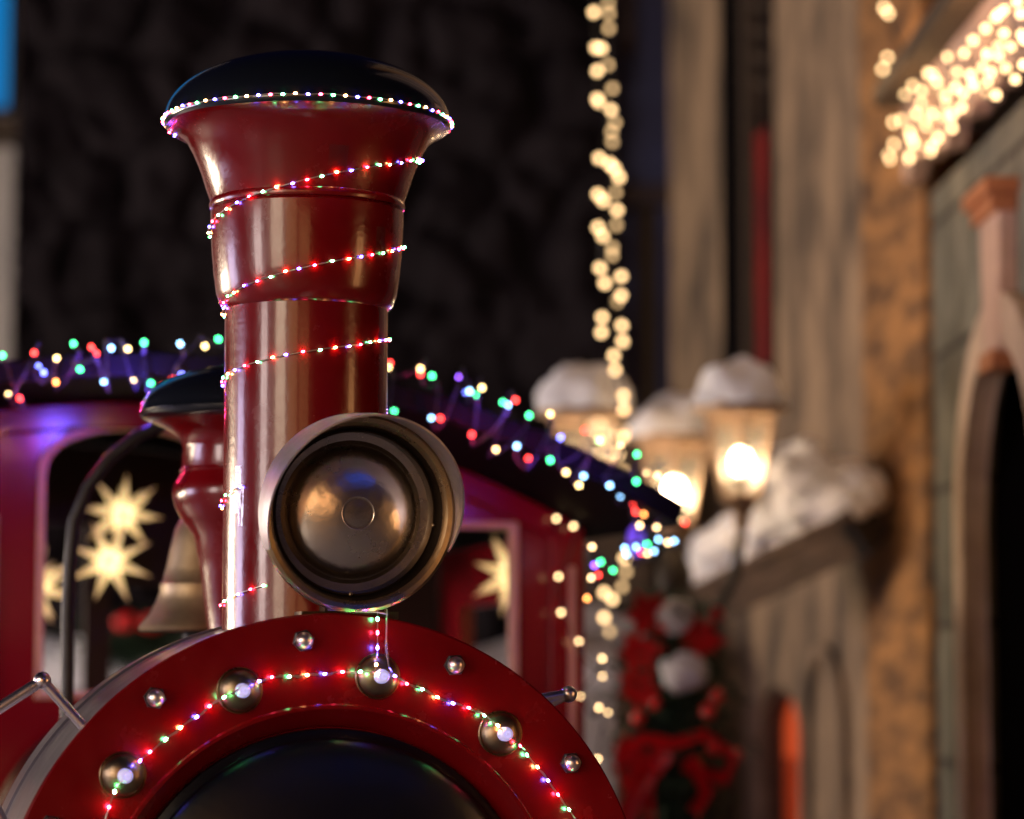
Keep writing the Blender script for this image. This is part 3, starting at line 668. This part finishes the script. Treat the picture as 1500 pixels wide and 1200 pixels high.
def off_poly(o, d):
    n_ = len(o); res = []
    cx = sum(p[0] for p in o)/n_; cz_ = (min(p[1] for p in o) + max(p[1] for p in o))/2
    hx = max(p[0] for p in o) - cx; hz = max(p[1] for p in o) - cz_
    return [(cx + (p[0] - cx)*(hx + d)/hx, cz_ + (p[1] - cz_)*(hz + d)/hz) for p in o]
for wp in (center_win, right_win, left_win):
    f_ = MB().plate([off_poly(wp, 0.005), off_poly(wp, -0.013)], -YC - 0.03, -YC + 0.015, FM, 0.003).build('window_frame', M['copper'], cabo, 0)
tx = T(832, 900, YC).x
MB().box((tx, YC - 0.034, 1.25), (0.016, 0.008, 1.1)).build('trim', M['copper'], cabo, 0)
# side and back walls, floor
DP = 1.25
for s_ in (-1, 1):
    o = MB().plate([rect(YC + 0.041, YC + DP, 0.55, zroof(AC + HW, OB) - 0.01), rect(YC + 0.3, YC + DP - 0.25, 1.2, 1.72)], -0.02, 0.02, Matrix(((0, 0, 1, AC + s_*(HW - 0.021)), (1, 0, 0, 0), (0, 1, 0, 0), (0, 0, 0, 1)))).build('side_wall', M['red_cab'], cabo, 0)
bwn = [(AC - HW + 0.05, 0.56), (AC + HW - 0.05, 0.56)] + arcpts(AC + HW - 0.05, AC - HW + 0.05, OB + 0.004)
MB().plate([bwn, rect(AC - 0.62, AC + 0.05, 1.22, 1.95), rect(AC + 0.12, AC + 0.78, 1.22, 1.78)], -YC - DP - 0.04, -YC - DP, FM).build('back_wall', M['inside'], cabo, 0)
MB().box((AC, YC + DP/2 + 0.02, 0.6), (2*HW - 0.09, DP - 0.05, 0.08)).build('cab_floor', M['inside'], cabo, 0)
# roof: a curved slab
rf = MB(); up_ = arcpts(AC - ha, AC + ha, 0.0, 60); lo_ = arcpts(AC - ha + 0.012, AC + ha - 0.012, 0.05, 60)
rf.plate([up_ + lo_[::-1]], -YC - DP - 0.2, -YR, FM, 0.006)
MB.build(rf, 'roof', M['roof'], cabo, 0)
# glowing blob painting a violet reflection under the roof tip, on an added stem
ml = T(932, 792, YR + 0.1)
MB().ball(ml, 0.026, sc3=(0.9, 0.6, 1.5)).build('violet_reflection', emit('violet_reflection_glow', (0.2, 0.09, 0.9), 0.55), loco)
MB().tube([ml + Vector((0.0, 0, 0.03)), Vector((ml.x, ml.y, zroof(ml.x, 0.05)))], 0.006).build('added_stem', M['dark'], loco)
# frame, buffer beam and wheels, below the picture
MB().box((0, 1.6, 0.42), (0.7, 3.5, 0.16)).build('chassis', M['dark'], loco, 0)
MB().box((0, -0.12, 0.42), (1.5, 0.1, 0.24)).build('buffer_beam', M['red'], loco, 0)
MB().box((0, 1.0, 0.58), (1.5, 2.15, 0.03)).build('footplate', M['black'], loco, 0)
for s_ in (-1, 1):
    for yy in (0.3, 1.0, 2.2):
        wm = Matrix.Translation((s_*0.42, yy, 0.3)) @ Matrix.Rotation(PI/2, 4, 'Y')
        wh = MB().lathe([(0.24, -0.03), (0.3, -0.04), (0.3, 0.04), (0.24, 0.03), (0.24, -0.03)], wm, 48)
        for k in range(8):
            a_ = 2*PI*k/8; wh.tube([wm @ Vector((0.04*math.cos(a_), 0.04*math.sin(a_), 0)), wm @ Vector((0.25*math.cos(a_), 0.25*math.sin(a_), 0))], 0.014, 6)
        wh.lathe([(0, -0.05), (0.06, -0.05), (0.06, 0.05), (0, 0.05)], wm, 24)
        wh.build('wheel', M['red'], loco)
MB().box((0, 0.24, 0.64), (0.62, 0.44, 0.12)).box((0, 1.1, 0.68), (0.4, 0.9, 0.2)).build('saddle', M['dark'], loco, 0)
tag(loco, 'red fairground steam locomotive with tall black capped smokestack, bronze headlight and arched cab', 'locomotive')

# ================================================================== STAR LANTERNS hanging in the cab
star_m = bpy.data.materials.new('paper_star'); star_m.use_nodes = True
_n = star_m.node_tree.nodes; _l = star_m.node_tree.links; _p = _n['Principled BSDF']; _p.inputs['Base Color'].default_value = (0.6, 0.5, 0.35, 1); _p.inputs['Roughness'].default_value = 0.7
tc = _n.new('ShaderNodeTexCoord'); ln_ = _n.new('ShaderNodeVectorMath'); ln_.operation = 'LENGTH'; _l.new(tc.outputs['Object'], ln_.inputs[0])
rp = _n.new('ShaderNodeValToRGB'); mr = _n.new('ShaderNodeMapRange'); mr.inputs[1].default_value = 0.015; mr.inputs[2].default_value = 0.105; _l.new(ln_.outputs['Value'], mr.inputs[0]); _l.new(mr.outputs[0], rp.inputs[0])
rp.color_ramp.elements[0].color = (3.2, 2.6, 1.4, 1); rp.color_ramp.elements[1].color = (0.38, 0.21, 0.08, 1); e_ = rp.color_ramp.elements.new(0.35); e_.color = (1.0, 0.72, 0.29, 1)
_l.new(rp.outputs[0], _p.inputs['Emission Color'])
dt = _n.new('ShaderNodeVectorMath'); dt.operation = 'DOT_PRODUCT'; dt.inputs[1].default_value = (0.55, -0.3, -0.75); _l.new(tc.outputs['Normal'], dt.inputs[0])  # facet shading put into the glow, which also fades towards the spike tips
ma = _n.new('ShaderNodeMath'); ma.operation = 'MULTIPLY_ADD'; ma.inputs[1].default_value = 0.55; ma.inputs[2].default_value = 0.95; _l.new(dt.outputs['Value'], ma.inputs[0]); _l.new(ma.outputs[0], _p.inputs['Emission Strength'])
def star_mesh(seed):
    rn = random.Random(seed); m = MB(); dirs = []
    for e in ((1, 0, 0), (0, 1, 0), (0, 0, 1)):
        for s_ in (-1, 1): dirs.append(Vector(e)*s_)
    for a_ in (-1, 1):
        for b_ in (-1, 1):
            dirs += [Vector((a_, b_, 0)), Vector((a_, 0, b_)), Vector((0, a_, b_))]
            for c_ in (-1, 1): dirs.append(Vector((a_, b_, c_)))
    for d_ in dirs:
        d_ = d_.normalized(); u = d_.orthogonal().normalized(); v = d_.cross(u); L = 0.116*rn.uniform(0.9, 1.06); r_ = 0.0165; base = d_*0.026
        vs = [base + (u*math.cos(2*PI*k/4 + 0.4) + v*math.sin(2*PI*k/4 + 0.4))*r_ for k in range(4)] + [d_*L]
        m.add(vs, [(0, 1, 4), (1, 2, 4), (2, 3, 4), (3, 0, 4)])
    m.ball((0, 0, 0), 0.034, nu=12, nv=8)
    return m.mesh('star_lantern', star_m, 0)
smesh = star_mesh(1)
for px, py, yl, rot, sc_, lb in [(178, 752, 2.55, (0.2, 0.1, 0.3), 0.9, 'upper of two glowing paper stars in the middle cab window'), (161, 822, 2.45, (0.05, 0.35, 0.12), 0.92, 'lower of two glowing paper stars in the middle cab window'),
                             (48, 858, 2.45, (0.3, 0.2, 0.6), 0.95, 'glowing paper star half hidden behind the copper edge of the middle cab window'), (752, 842, 2.45, (0.12, 0.28, 0.2), 1.0, 'glowing paper star in the right cab window beside the headlight')]:
    w_ = TM @ T(px, py, yl); o = bpy.data.objects.new('star_lantern', smesh); COL.objects.link(o); o.location = w_
    o.rotation_euler = rot; o.scale = (sc_,)*3
    tag(o, lb, 'star lantern', 'paper stars hanging in the cab')
    ztop = (zroof((TI @ w_).x, 0.052) - w_.z)
    c_ = MB().tube([(0, 0, 0), (0, 0, ztop/sc_)], 0.002, 6).build('cord', M['cable'], o, 0); c_.matrix_local = o.rotation_euler.to_matrix().inverted().to_4x4()

# ================================================================== STRING LIGHTS
SEQ = 'BRGO'
def stack_r(z):
    # outer radius of the stack at height z
    tab = [(r*PXM, zs_(y)) for r, y in prof[:-1] + fun[2:]]
    for (ra, za), (rb_, zb2) in zip(tab, tab[1:]):
        if za <= z <= zb2 and zb2 > za: return ra + (rb_ - ra)*(z - za)/(zb2 - za)
    return tab[-1][0] if z > tab[-1][1] else tab[0][0]
# angle measured from the direction to the camera (0), positive to the right
toward = (TI.to_3x3() @ (EYE - TM @ Vector((SAX, YS, 1.57)))); ang0 = math.atan2(toward.y, toward.x)
def on_stack(th, z, extra=0.004):
    r_ = stack_r(z) + extra; a_ = ang0 + th
    return Vector((SAX + r_*math.cos(a_), YS + r_*math.sin(a_), z))
# silhouette heights of the helix: left end, right end of each visible row, from the bottom
rows = [(893, 800), (742, 640), (562, 496), (462, 360), (345, 232)]
keys = []
for k, (l_, r_) in enumerate(rows):
    keys.append((2*PI*k - PI/2, zs_(l_))); keys.append((2*PI*k + PI/2, zs_(r_)))
keys.append((2*PI*len(rows) - PI/2, zs_(192)))
def hel(t):
    for (ta, za), (tb, zb2) in zip(keys, keys[1:]):
        if ta <= t <= tb:
            u = (t - ta)/(tb - ta)
            return za + (zb2 - za)*u
    return keys[-1][1]
st = empty('string_lights', O, YAW)
path = []; t = keys[0][0]
while t < keys[-1][0]:
    z = hel(t); path.append((t, on_stack(t, z))); t += 0.02
hidden = lambda p: math.hypot(p.x - hl_c.x, p.z - hl_c.z) < HR + 0.012 and p.y < 0.2   # the wire runs behind the headlight there
run = []
for _, p in path + [(0, None)]:
    if p is None or hidden(p):
        if len(run) > 3: MB().tube(run, 0.0011, 5).build('wire', M['wire'], st)
        run = []
    else: run.append(p)
items = []; acc = 0; k = 0; gap = 0.024
for i in range(1, len(path)):
    acc += (path[i][1] - path[i-1][1]).length
    if acc >= gap:
        acc = 0; gap = random.uniform(0.021, 0.0275); tm = (path[i][0] + PI) % (2*PI) - PI; k += 1
        if abs(tm) < R(104) and not hidden(path[i][1]):
            items.append((path[i][1] + Vector((0, 0, random.uniform(-0.0012, 0.0012))), SEQ[k % 4], path[i][1] - path[i-1][1]))
bulbs(st, items, 0.002, 100, elong=1.6)
for th, py, hh, ww in ((0.28, 255, 14, 0.09), (0.85, 362, 16, 0.07), (-0.92, 722, 34, 0.06), (-0.86, 745, 30, 0.05), (-1.05, 850, 60, 0.05)):
    vs = []; fs = []
    for i in range(7):
        for j in range(9):
            vs.append(on_stack(th + ww*(i/6 - 0.5)*2, zs_(py - hh + 2*hh*j/8), 0.0012 + 0.0022*max(0, noise.noise((i*0.8, j*0.9, th*9)))))
    for i in range(6):
        for j in range(8): fs.append((i*9 + j, i*9 + j + 1, (i + 1)*9 + j + 1, (i + 1)*9 + j))
    MB().add(vs, fs).build('tape', M['tape'], st, 80)
tag(st, 'fine multicoloured wire lights spiralling up the red smokestack', 'string lights', 'multicoloured light strings on the locomotive')
# rim string under the black cap
st = empty('string_lights', O, YAW)
pth = []; items = []
for i in range(361):
    th = R(i - 180); a_ = ang0 + th; r_ = 214.5*PXM; pth.append(Vector((SAX + r_*math.cos(a_), YS + r_*math.sin(a_), zs_(181.5) + 0.0012*math.sin(i*0.31))))
MB().tube(pth, 0.0009, 5).build('wire', M['wire'], st)
for k in range(-25, 26):
    th = R(4.75*k); a_ = ang0 + th; r_ = 214.5*PXM
    items.append((Vector((SAX + r_*math.cos(a_), YS + r_*math.sin(a_), zs_(181.5) + random.uniform(-0.001, 0.001))), SEQ[k % 4], (-math.sin(a_), math.cos(a_), 0.0)))
bulbs(st, items, 0.0022, 60, elong=1.5)
tag(st, 'ring of fine multicoloured wire lights around the rim of the black stack cap', 'string lights', 'multicoloured light strings on the locomotive')
# front ring string
st = empty('string_lights', O, YAW)
fp = [(152, 1215), (157, 1190), (168, 1160), (183, 1135), (205, 1115), (225, 1097), (243, 1083), (272, 1060), (293, 1047), (312, 1031), (335, 1018), (360, 1004), (398, 992), (424, 991), (450, 989), (475, 988), (495, 985), (522, 984), (545, 986), (578, 990), (596, 1001), (618, 1010), (640, 1021), (664, 1030), (687, 1037), (710, 1048), (735, 1068), (752, 1083), (765, 1096), (780, 1115), (795, 1133), (810, 1153), (824, 1174), (836, 1190), (850, 1215)]
def front_y(p):
    d_ = 0.013
    for k in range(12):
        s_ = stud_pos(0.433, 9.4 + 30*k); e = math.hypot(p.x - s_.x, p.z - s_.z)
        if e < 0.05: d_ = max(d_, 0.013 + 0.030*max(0, 1 - (e/0.05)**2)) 
    return -d_
pts = []
for (a_, b_) in zip(fp, fp[1:]):
    for k in range(4):
        u = k/4; pts.append((a_[0] + (b_[0] - a_[0])*u, a_[1] + (b_[1] - a_[1])*u))
P3 = []
for x_, y_ in pts:
    p_ = T(x_, y_, -0.012); P3.append(T(x_ + random.uniform(-0.6, 0.6), y_ + random.uniform(-0.6, 0.6), front_y(p_)))
MB().tube(P3, 0.001, 5).build('wire', M['wire'], st); wm_ = MB(); wm_.tube([p + Vector((0, -0.001, 0.0025*math.sin(i*0.9))) for i, p in enumerate(P3)], 0.0007, 5)
vp = [T(553, 893, -0.03), T(553, 930, -0.02), T(553, 955, -0.016), T(551, 975, -0.04), T(548, 986, -0.045)]
MB().tube(vp, 0.0008, 5).build('wire', M['wire'], st); wm_.build('wire', M['wire'], st); wm_ = MB(); wm_.tube([T(567, 893, -0.03), T(566, 930, -0.02), T(565, 950, -0.02), T(570, 978, -0.03), T(578, 990, -0.02)], 0.0012, 5)
wm_.build('wire', M['wire'], st); wm_ = MB(); wm_.tube([T(480, 893, 0.0), T(520, 896, -0.015), T(555, 897, -0.03), T(568, 900, -0.03)], 0.0012, 5)
wm_.build('wire', M['wire'], st)
MB().tube([T(565, 938, -0.02), T(566, 950, -0.021), T(568, 965, -0.025)], 0.0028, 8).build('joint_sleeve', M['tape'], st)
items = []; acc = 0.0; k = 0
for i in range(1, len(P3)):
    acc += (P3[i] - P3[i-1]).length
    if acc > 0.0258:
        acc = 0; k += 1; items.append((P3[i], SEQ[k % 4], P3[i] - P3[i-1]))
for (x_, y_), c_ in zip([(553, 907), (553, 927), (553, 949), (551, 974)], 'GRBO'): items.append((T(x_, y_, -0.022), c_, (0, 0, 1)))
bulbs(st, items, 0.0021, 170, elong=1.6)
tag(st, 'fine multicoloured wire lights draped around the red front ring and its bronze studs', 'string lights', 'multicoloured light strings on the locomotive')

# cab roof string
def px_string(plist, r, s, label, group, yl, wmat='cable', jit=0.02, frame_='train', seed=1, stub=0.02, name='string_lights', order=None, wire_r=0.0022):
    rn = random.Random(seed)
    if frame_ == 'train': root = empty(name, O, YAW)
    else: root = empty(name, (0, 0, 0))
    items = []; pts = []
    for (x_, y_, c_) in plist:
        Yv = (yl(x_, y_) if callable(yl) else yl) + rn.uniform(-jit, jit)
        p_ = T(x_, y_, Yv) if frame_ == 'train' else at(x_, y_, Yv)
        d_ = Vector((rn.gauss(0, 0.5), rn.gauss(0, 0.5), rn.choice((-1, 1, 1)))).normalized(); items.append((p_, c_, d_)); pts.append(p_ - d_*stub*0.8)
    m = MB()
    path = []
    for i in range(len(pts) - 1):
        a_, b_ = pts[i], pts[i + 1]
        if (b_ - a_).length > 3: 
            if len(path) > 1: m.tube(path, wire_r, 5)
            path = []; continue
        for k in range(4):
            u = k/4; path.append(a_.lerp(b_, u) + Vector((0, 0.004*math.sin(i*2.1 + k), -0.012*math.sin(PI*u)*min(1, (b_ - a_).length/0.1))))
    if len(path) > 1: m.tube(path, wire_r, 5)
    for (p_, c_, d_), q_ in zip(items, pts): m.tube([q_, p_ - d_*r*0.8], [wire_r*1.4, r*0.75], 6)
    m.build('wire', M[wmat], root)
    bulbs(root, items, r, s)
    tag(root, label, 'string lights', group)
    return root
roofL = [(4, 521, 'g'), (29, 584, 'r'), (12, 578, 'y'), (50, 517, 'r'), (56, 537, 'b'), (64, 546, 'b'), (83, 525, 'y'), (82, 560, 'o'), (108, 504, 'g'), (117, 541, 'g'), (134, 509, 'r'), (141, 518, 'r'), (152, 559, 'c'), (163, 510, 'c'), (187, 511, 'y'), (195, 558, 'y'), (211, 502, 'g'), (221, 562, 'g'), (237, 566, 'r'), (253, 555, 'r'), (266, 549, 'b'), (264, 504, 'c'), (300, 507, 'y'), (320, 497, 'g'), (345, 520, 'r'), (420, 530, 'b'), (500, 540, 'g'),
         (577, 603, 'g'), (571, 532, 'r'), (569, 539, 'y'), (616, 540, 'y'), (616, 548, 'r'), (633, 551, 'g'), (632, 613, 'c'), (645, 613, 'r'), (673, 552, 'v'), (683, 575, 'b'), (688, 573, 'c'), (699, 579, 'g'), (706, 568, 'y'), (691, 637, 'r'), (737, 590, 'g'), (744, 594, 'c'), (755, 586, 'r'), (726, 659, 'y'), (775, 609, 'g'), (757, 654, 'c'), (774, 672, 'r'), (806, 607, 'y'), (806, 674, 'g'), (821, 641, 'b'), (829, 692, 'y'), (857, 631, 'r'), (855, 697, 'c'), (848, 711, 'y'), (878, 646, 'g'), (909, 653, 'w'), (893, 711, 'c'), (933, 666, 'g'), (946, 692, 'w'), (932, 705, 'g'), (963, 696, 'w')]
rs = px_string(roofL, 0.0043, 14, 'multicoloured fairy lights along the edge of the dark cab roof', 'multicoloured light strings on the locomotive', lambda x_, y_: YR - 0.025, seed=3, stub=0.03)
def added_light(px, py, yl, col, e, parent):  # added point lights for coloured glow on the cab, stronger than the bulbs
    ld = bpy.data.lights.new('added_light', 'POINT'); ld.color = col; ld.energy = e; ld.shadow_soft_size = 0.004
    o = bpy.data.objects.new('added_light', ld); COL.objects.link(o); o.parent = parent; o.location = T(px, py, yl)
for px, py, c_, e in [(60, 541, (0.1, 0.05, 1), 0.5), (190, 545, (0.16, 0.08, 1), 6.0), (152, 559, (1, 0.03, 0.2), 0.5), (270, 550, (1, 0.42, 0.12), 0.5), (82, 560, (1, 0.3, 0.08), 0.5), (29, 584, (1, 0.02, 0.12), 0.8),
                      (735, 590, (0.22, 0.08, 1), 1.1), (691, 637, (1, 0.03, 0.17), 1.5), (835, 660, (0.22, 0.08, 1), 0.9), (774, 672, (1, 0.03, 0.17), 1.0), (905, 700, (0.25, 0.08, 1), 0.7)]:
    added_light(px, py + 12, YR - 0.10, c_, e, rs)
clus = [(914, 715, 'v'), (909, 727, 'c'), (920, 728, 'o'), (928, 738, 'r'), (931, 750, 'r'), (943, 754, 'o'), (964, 733, 'c'), (955, 746, 'r'), (975, 748, 'g'), (978, 762, 'g'), (937, 770, 'w'), (962, 772, 'w'), (995, 761, 'w'), (1003, 766, 'r'), (965, 790, 'c'), (978, 795, 'w'), (988, 793, 'c'), (948, 797, 'g'), (932, 801, 'c'), (915, 803, 'c'), (918, 812, 'c'), (940, 810, 'r'), (948, 812, 'w'), (958, 808, 'c'), (898, 835, 'g'), (880, 823, 'g'), (871, 828, 'v'), (867, 801, 'w'), (876, 843, 'r'), (866, 847, 'w'), (860, 877, 'o')]
px_string(clus, 0.0044, 12, 'tangled bunch of multicoloured fairy lights hanging from the right roof tip', 'multicoloured light strings on the locomotive', lambda x_, y_: YR + 0.06, seed=4, stub=0.02)
pil = [(815, 760, 'w'), (840, 771, 'w'), (818, 845, 'w'), (822, 897, 'w'), (848, 940, 'w'), (882, 965, 'w'), (882, 990, 'w'), (850, 1019, 'w'), (877, 1037, 'w'), (890, 1043, 'w'), (875, 1112, 'w'), (870, 1180, 'w')]
px_string(pil, 0.0044, 11, 'warm white fairy lights wound down the red corner pillar of the cab', 'warm white light strings', lambda x_, y_: YC - 0.07, seed=5, stub=0.035, jit=0.008)

# hanging warm garland in front of the rock wall
hb = [(870, 18, 1), (891, 5, 0), (892, 20, 0), (892, 42, 0), (873, 70, 1), (881, 71, 1), (891, 95, 0), (875, 104, 1), (897, 130, 0), (875, 145, 1), (877, 149, 1), (895, 161, 1), (901, 180, 0), (896, 193, 0), (897, 208, 0), (878, 232, 1), (893, 240, 1), (900, 247, 1), (907, 260, 1), (876, 285, 1), (902, 282, 0), (884, 294, 1), (904, 308, 1), (903, 330, 0), (876, 333, 1), (883, 346, 1), (897, 363, 0), (897, 374, 0), (879, 393, 1), (910, 405, 1), (886, 415, 1), (910, 433, 1), (904, 442, 0), (882, 465, 1), (881, 487, 1), (911, 477, 1), (912, 500, 1), (899, 521, 1), (901, 542, 1), (911, 558, 0), (913, 580, 1), (914, 600, 1), (915, 630, 0), (913, 640, 1), (905, 665, 1), (912, 690, 0), (915, 735, 0), (910, 770, 0), (915, 818, 1), (917, 838, 0), (911, 860, 0), (885, 868, 1), (897, 878, 1), (885, 905, 1), (893, 925, 0)]
root = empty('string_lights', (0, 0, 0)); rn = random.Random(8); A_ = []; B_ = []; wp = []
for x_, y_, br_ in sorted(hb, key=lambda e: e[1]):
    p_ = at(x_, y_, 8.08 if br_ else 8.5); (A_ if br_ else B_).append((p_, 'w', Vector((rn.gauss(0, 1), rn.gauss(0, 1), 1))))
for L_ in (A_, B_):
    wr_ = MB(); wr_.tube([L_[0][0] + Vector((0, 0.02, 0.8))] + [p + Vector((0, 0.014, 0)) for p, _, _ in L_], 0.003, 5)
    wr_.build('wire', M['cable'], root)
bulbs(root, A_, 0.0105, 5.5, elong=1.1); bulbs(root, B_, 0.0098, 2.6, elong=1.1)
tag(root, 'long warm white garland of lights hanging straight down before the dark rock wall', 'string lights', 'warm white light strings')

# garland on the arched wall's cornice
gb = [(1295, 12), (1301, 20), (1300, 85), (1293, 102), (1300, 110), (1312, 119), (1306, 152), (1326, 140), (1338, 125), (1351, 133), (1360, 108), (1366, 110), (1389, 83), (1413, 78), (1425, 60), (1444, 43), (1458, 28), (1462, 22), (1472, 15), (1490, 3), (1470, 50), (1463, 66), (1446, 80), (1463, 82), (1401, 107), (1422, 110), (1424, 120), (1426, 125), (1446, 121), (1451, 107), (1474, 101), (1487, 117), (1459, 140), (1447, 137), (1411, 137), (1379, 137), (1385, 140), (1386, 152), (1408, 157), (1342, 168), (1355, 175), (1366, 167), (1309, 179), (1321, 175), (1333, 193), (1385, 172), (1395, 168), (1395, 188), (1357, 185), (1310, 211), (1303, 233), (1302, 228), (1335, 203), (1339, 212), (1374, 202), (1365, 215), (1363, 222), (1333, 234), (1332, 230), (1497, 50), (1499, 95), (1500, 60), (1350, 152), (1372, 120), (1438, 100), (1480, 70), (1495, 20), (1400, 128)]
def gY(x_, y_):
    # plane just in front of the cornice board
    t_ = (x_ - 750)/F_PX; C_ = C0 + Vector((-0.13, 0, 0)); dC = (C1 - C0)/(C1 - C0).y
    return (C_.x - dC.x*C_.y)/(t_ - dC.x)
root = px_string([(x_, y_, 'w') for x_, y_ in sorted(gb, key=lambda e: e[0] - 0.5*e[1])], 0.0085, 8, 'thick cluster of warm white lights draped over the cornice above the arched doorway', 'warm white light strings', gY, frame_='world', seed=6, jit=0.05, stub=0.02, wire_r=0.002)
for px, py, e in ((1300, 110, 3.0), (1345, 190, 4.0), (1430, 110, 3.0)):  # added point lights boosting the garland's glow on the pier
    ld = bpy.data.lights.new('added_light', 'POINT'); ld.color = (1, 0.58, 0.27); ld.energy = e*0.45; ld.shadow_soft_size = 0.03
    o = bpy.data.objects.new('added_light', ld); COL.objects.link(o); o.parent = root; o.location = at(px, py, gY(px, py) - 0.0) + Vector((-0.12, -0.05, 0))

# ================================================================== ADDED STALLS AND SHOPS out of view, supplying light and reflections
def stall(loc, rz, width, col, s, label, body, top=2.5, name='added_stall', cat='market stall', grp='added stalls lighting the scene from out of view'):
    root = empty(name, loc, rz); dz = top - 2.5
    MB().plate([rect(-width/2 - 0.3, width/2 + 0.3, 0, 3.0 + dz), rect(-width/2, width/2, 1.0, top)], -0.06, 0.0, frame((0, 0, 0), (1, 0, 0))).build('front_wall', M[body], root, 0)
    MB().box((0, 1.2, 1.5 + dz/2), (width + 0.56, 0.08, 3.0 + dz)).build('back_wall', M[body], root, 0)
    w_ = MB().plate([rect(-width/2 + 0.002, width/2 - 0.002, 1.002, top - 0.002), rect(-width/2 + 0.05, -0.02, 1.05, top - 0.05), rect(0.02, width/2 - 0.05, 1.05, top - 0.05)], -0.05, 0.01, frame((0, 0, 0), (1, 0, 0))).build('window', M['brownwood'], root, 0)
    MB().box((0, 0.045, 0.5 + top/2), (width - 0.06, 0.02, top - 1.06)).build('pane', emit('added_stall_glow', col, s), w_, 0)
    rf_ = MB(); rf_.add([(-width/2 - 0.5, -0.6, 2.9), (width/2 + 0.5, -0.6, 2.9), (width/2 + 0.5, 0.6, 3.7), (-width/2 - 0.5, 0.6, 3.7), (-width/2 - 0.5, 1.5, 2.9), (width/2 + 0.5, 1.5, 2.9),
        (-width/2 - 0.5, -0.6, 2.82), (width/2 + 0.5, -0.6, 2.82), (width/2 + 0.5, 1.5, 2.82), (-width/2 - 0.5, 1.5, 2.82)], [(0, 1, 2, 3), (3, 2, 5, 4), (6, 9, 8, 7), (0, 6, 7, 1), (4, 5, 8, 9), (0, 3, 4, 9, 6), (1, 7, 8, 5, 2)])
    rf_.v = [v + Vector((0, 0, dz)) for v in rf_.v]
    rf_.build('roof', M['wood'], root, 0)
    MB().box((0, -0.25, 0.98), (width + 0.3, 0.5, 0.05)).build('counter', M['brownwood'], root, 0)
    tag(root, label, cat, grp)
stall((-6.2, 0.6, 0), R(123), 1.3, (1, 0.8, 0.74), 16, 'added unseen narrow stall with a bright warm window across the lane', 'brownwood', 3.2)
stall((-7.4, 5.6, 0), R(80), 1.7, (0.8, 0.68, 1), 13, 'added unseen stall with a cool white window left of the locomotive', 'brownwood', 2.8)
stall((-8.2, 9.0, 0), R(88), 3.2, (1, 0.8, 0.58), 36, 'added unseen long stall with a wide bright window at the far left', 'brownwood')  # added to light the stone facade
stall((-5.3, -3.5, 0), R(147), 2.5, (1, 0.76, 0.54), 9.0, 'added unseen shop with a tall amber window behind the viewer on the left', 'brownwood', 5.0, 'added_shop', 'shop', 'added shop fronts supplying light from behind the viewer')  # added shops, out of view, for the amber reflections
stall((-2.7, -4.7, 0), R(165), 2.2, (1, 0.5, 0.2), 2.6, 'added unseen shop with a tall dim amber window straight behind the viewer', 'brownwood', 4.6, 'added_shop', 'shop', 'added shop fronts supplying light from behind the viewer')
stall((-0.1, -5.1, 0), R(181), 2.2, (1, 0.46, 0.17), 2.2, 'added unseen shop with a dim amber window behind the viewer on the right', 'brownwood', 3.4, 'added_shop', 'shop', 'added shop fronts supplying light from behind the viewer')
stall((3.2, 3.2, 0), R(-90), 0.7, (1, 0.46, 0.16), 8, 'added unseen small stall with an orange window on the right side of the lane', 'brownwood')  # added for the orange streak on the stack

# tall house added out of view; its lit windows supply blue reflections
th_ = empty('added_house', (6.4, -6.6, 0), R(210))
fm = frame((0, 0, 0), (1, 0, 0)); wins = [rect(-3.2 + 1.7*k, -2.3 + 1.7*k, 6.2, 8.0) for k in range(4)]
MB().plate([rect(-3.8, 3.6, 0, 10)] + wins, -0.4, 0, fm).build('wall', M['purpletimber'], th_, 0)
for wn in wins:
    (x0, z0), (x1, z1) = wn[0], wn[2]
    f_ = MB().plate([rect(x0, x1, z0, z1), rect(x0 + 0.07, (x0 + x1)/2 - 0.02, z0 + 0.07, z1 - 0.07), rect((x0 + x1)/2 + 0.02, x1 - 0.07, z0 + 0.07, z1 - 0.07)], -0.2, 0.02, fm).build('window', M['brownwood'], th_, 0)
    MB().plate([rect(x0 + 0.03, x1 - 0.03, z0 + 0.03, z1 - 0.03)], -0.18, -0.15, fm).build('pane', emit('added_house_glow', (0.04, 0.13, 1), 1.5), f_, 0)
rf_ = MB(); rf_.plate([[(-4.2, 10.003), (4.0, 10.003), (-0.1, 13)]], -3, 0.4, fm); rf_.build('roof', M['wood'], th_, 0)
tag(th_, 'added unseen tall dark timber house across the lane with blue lit upper windows', 'building')
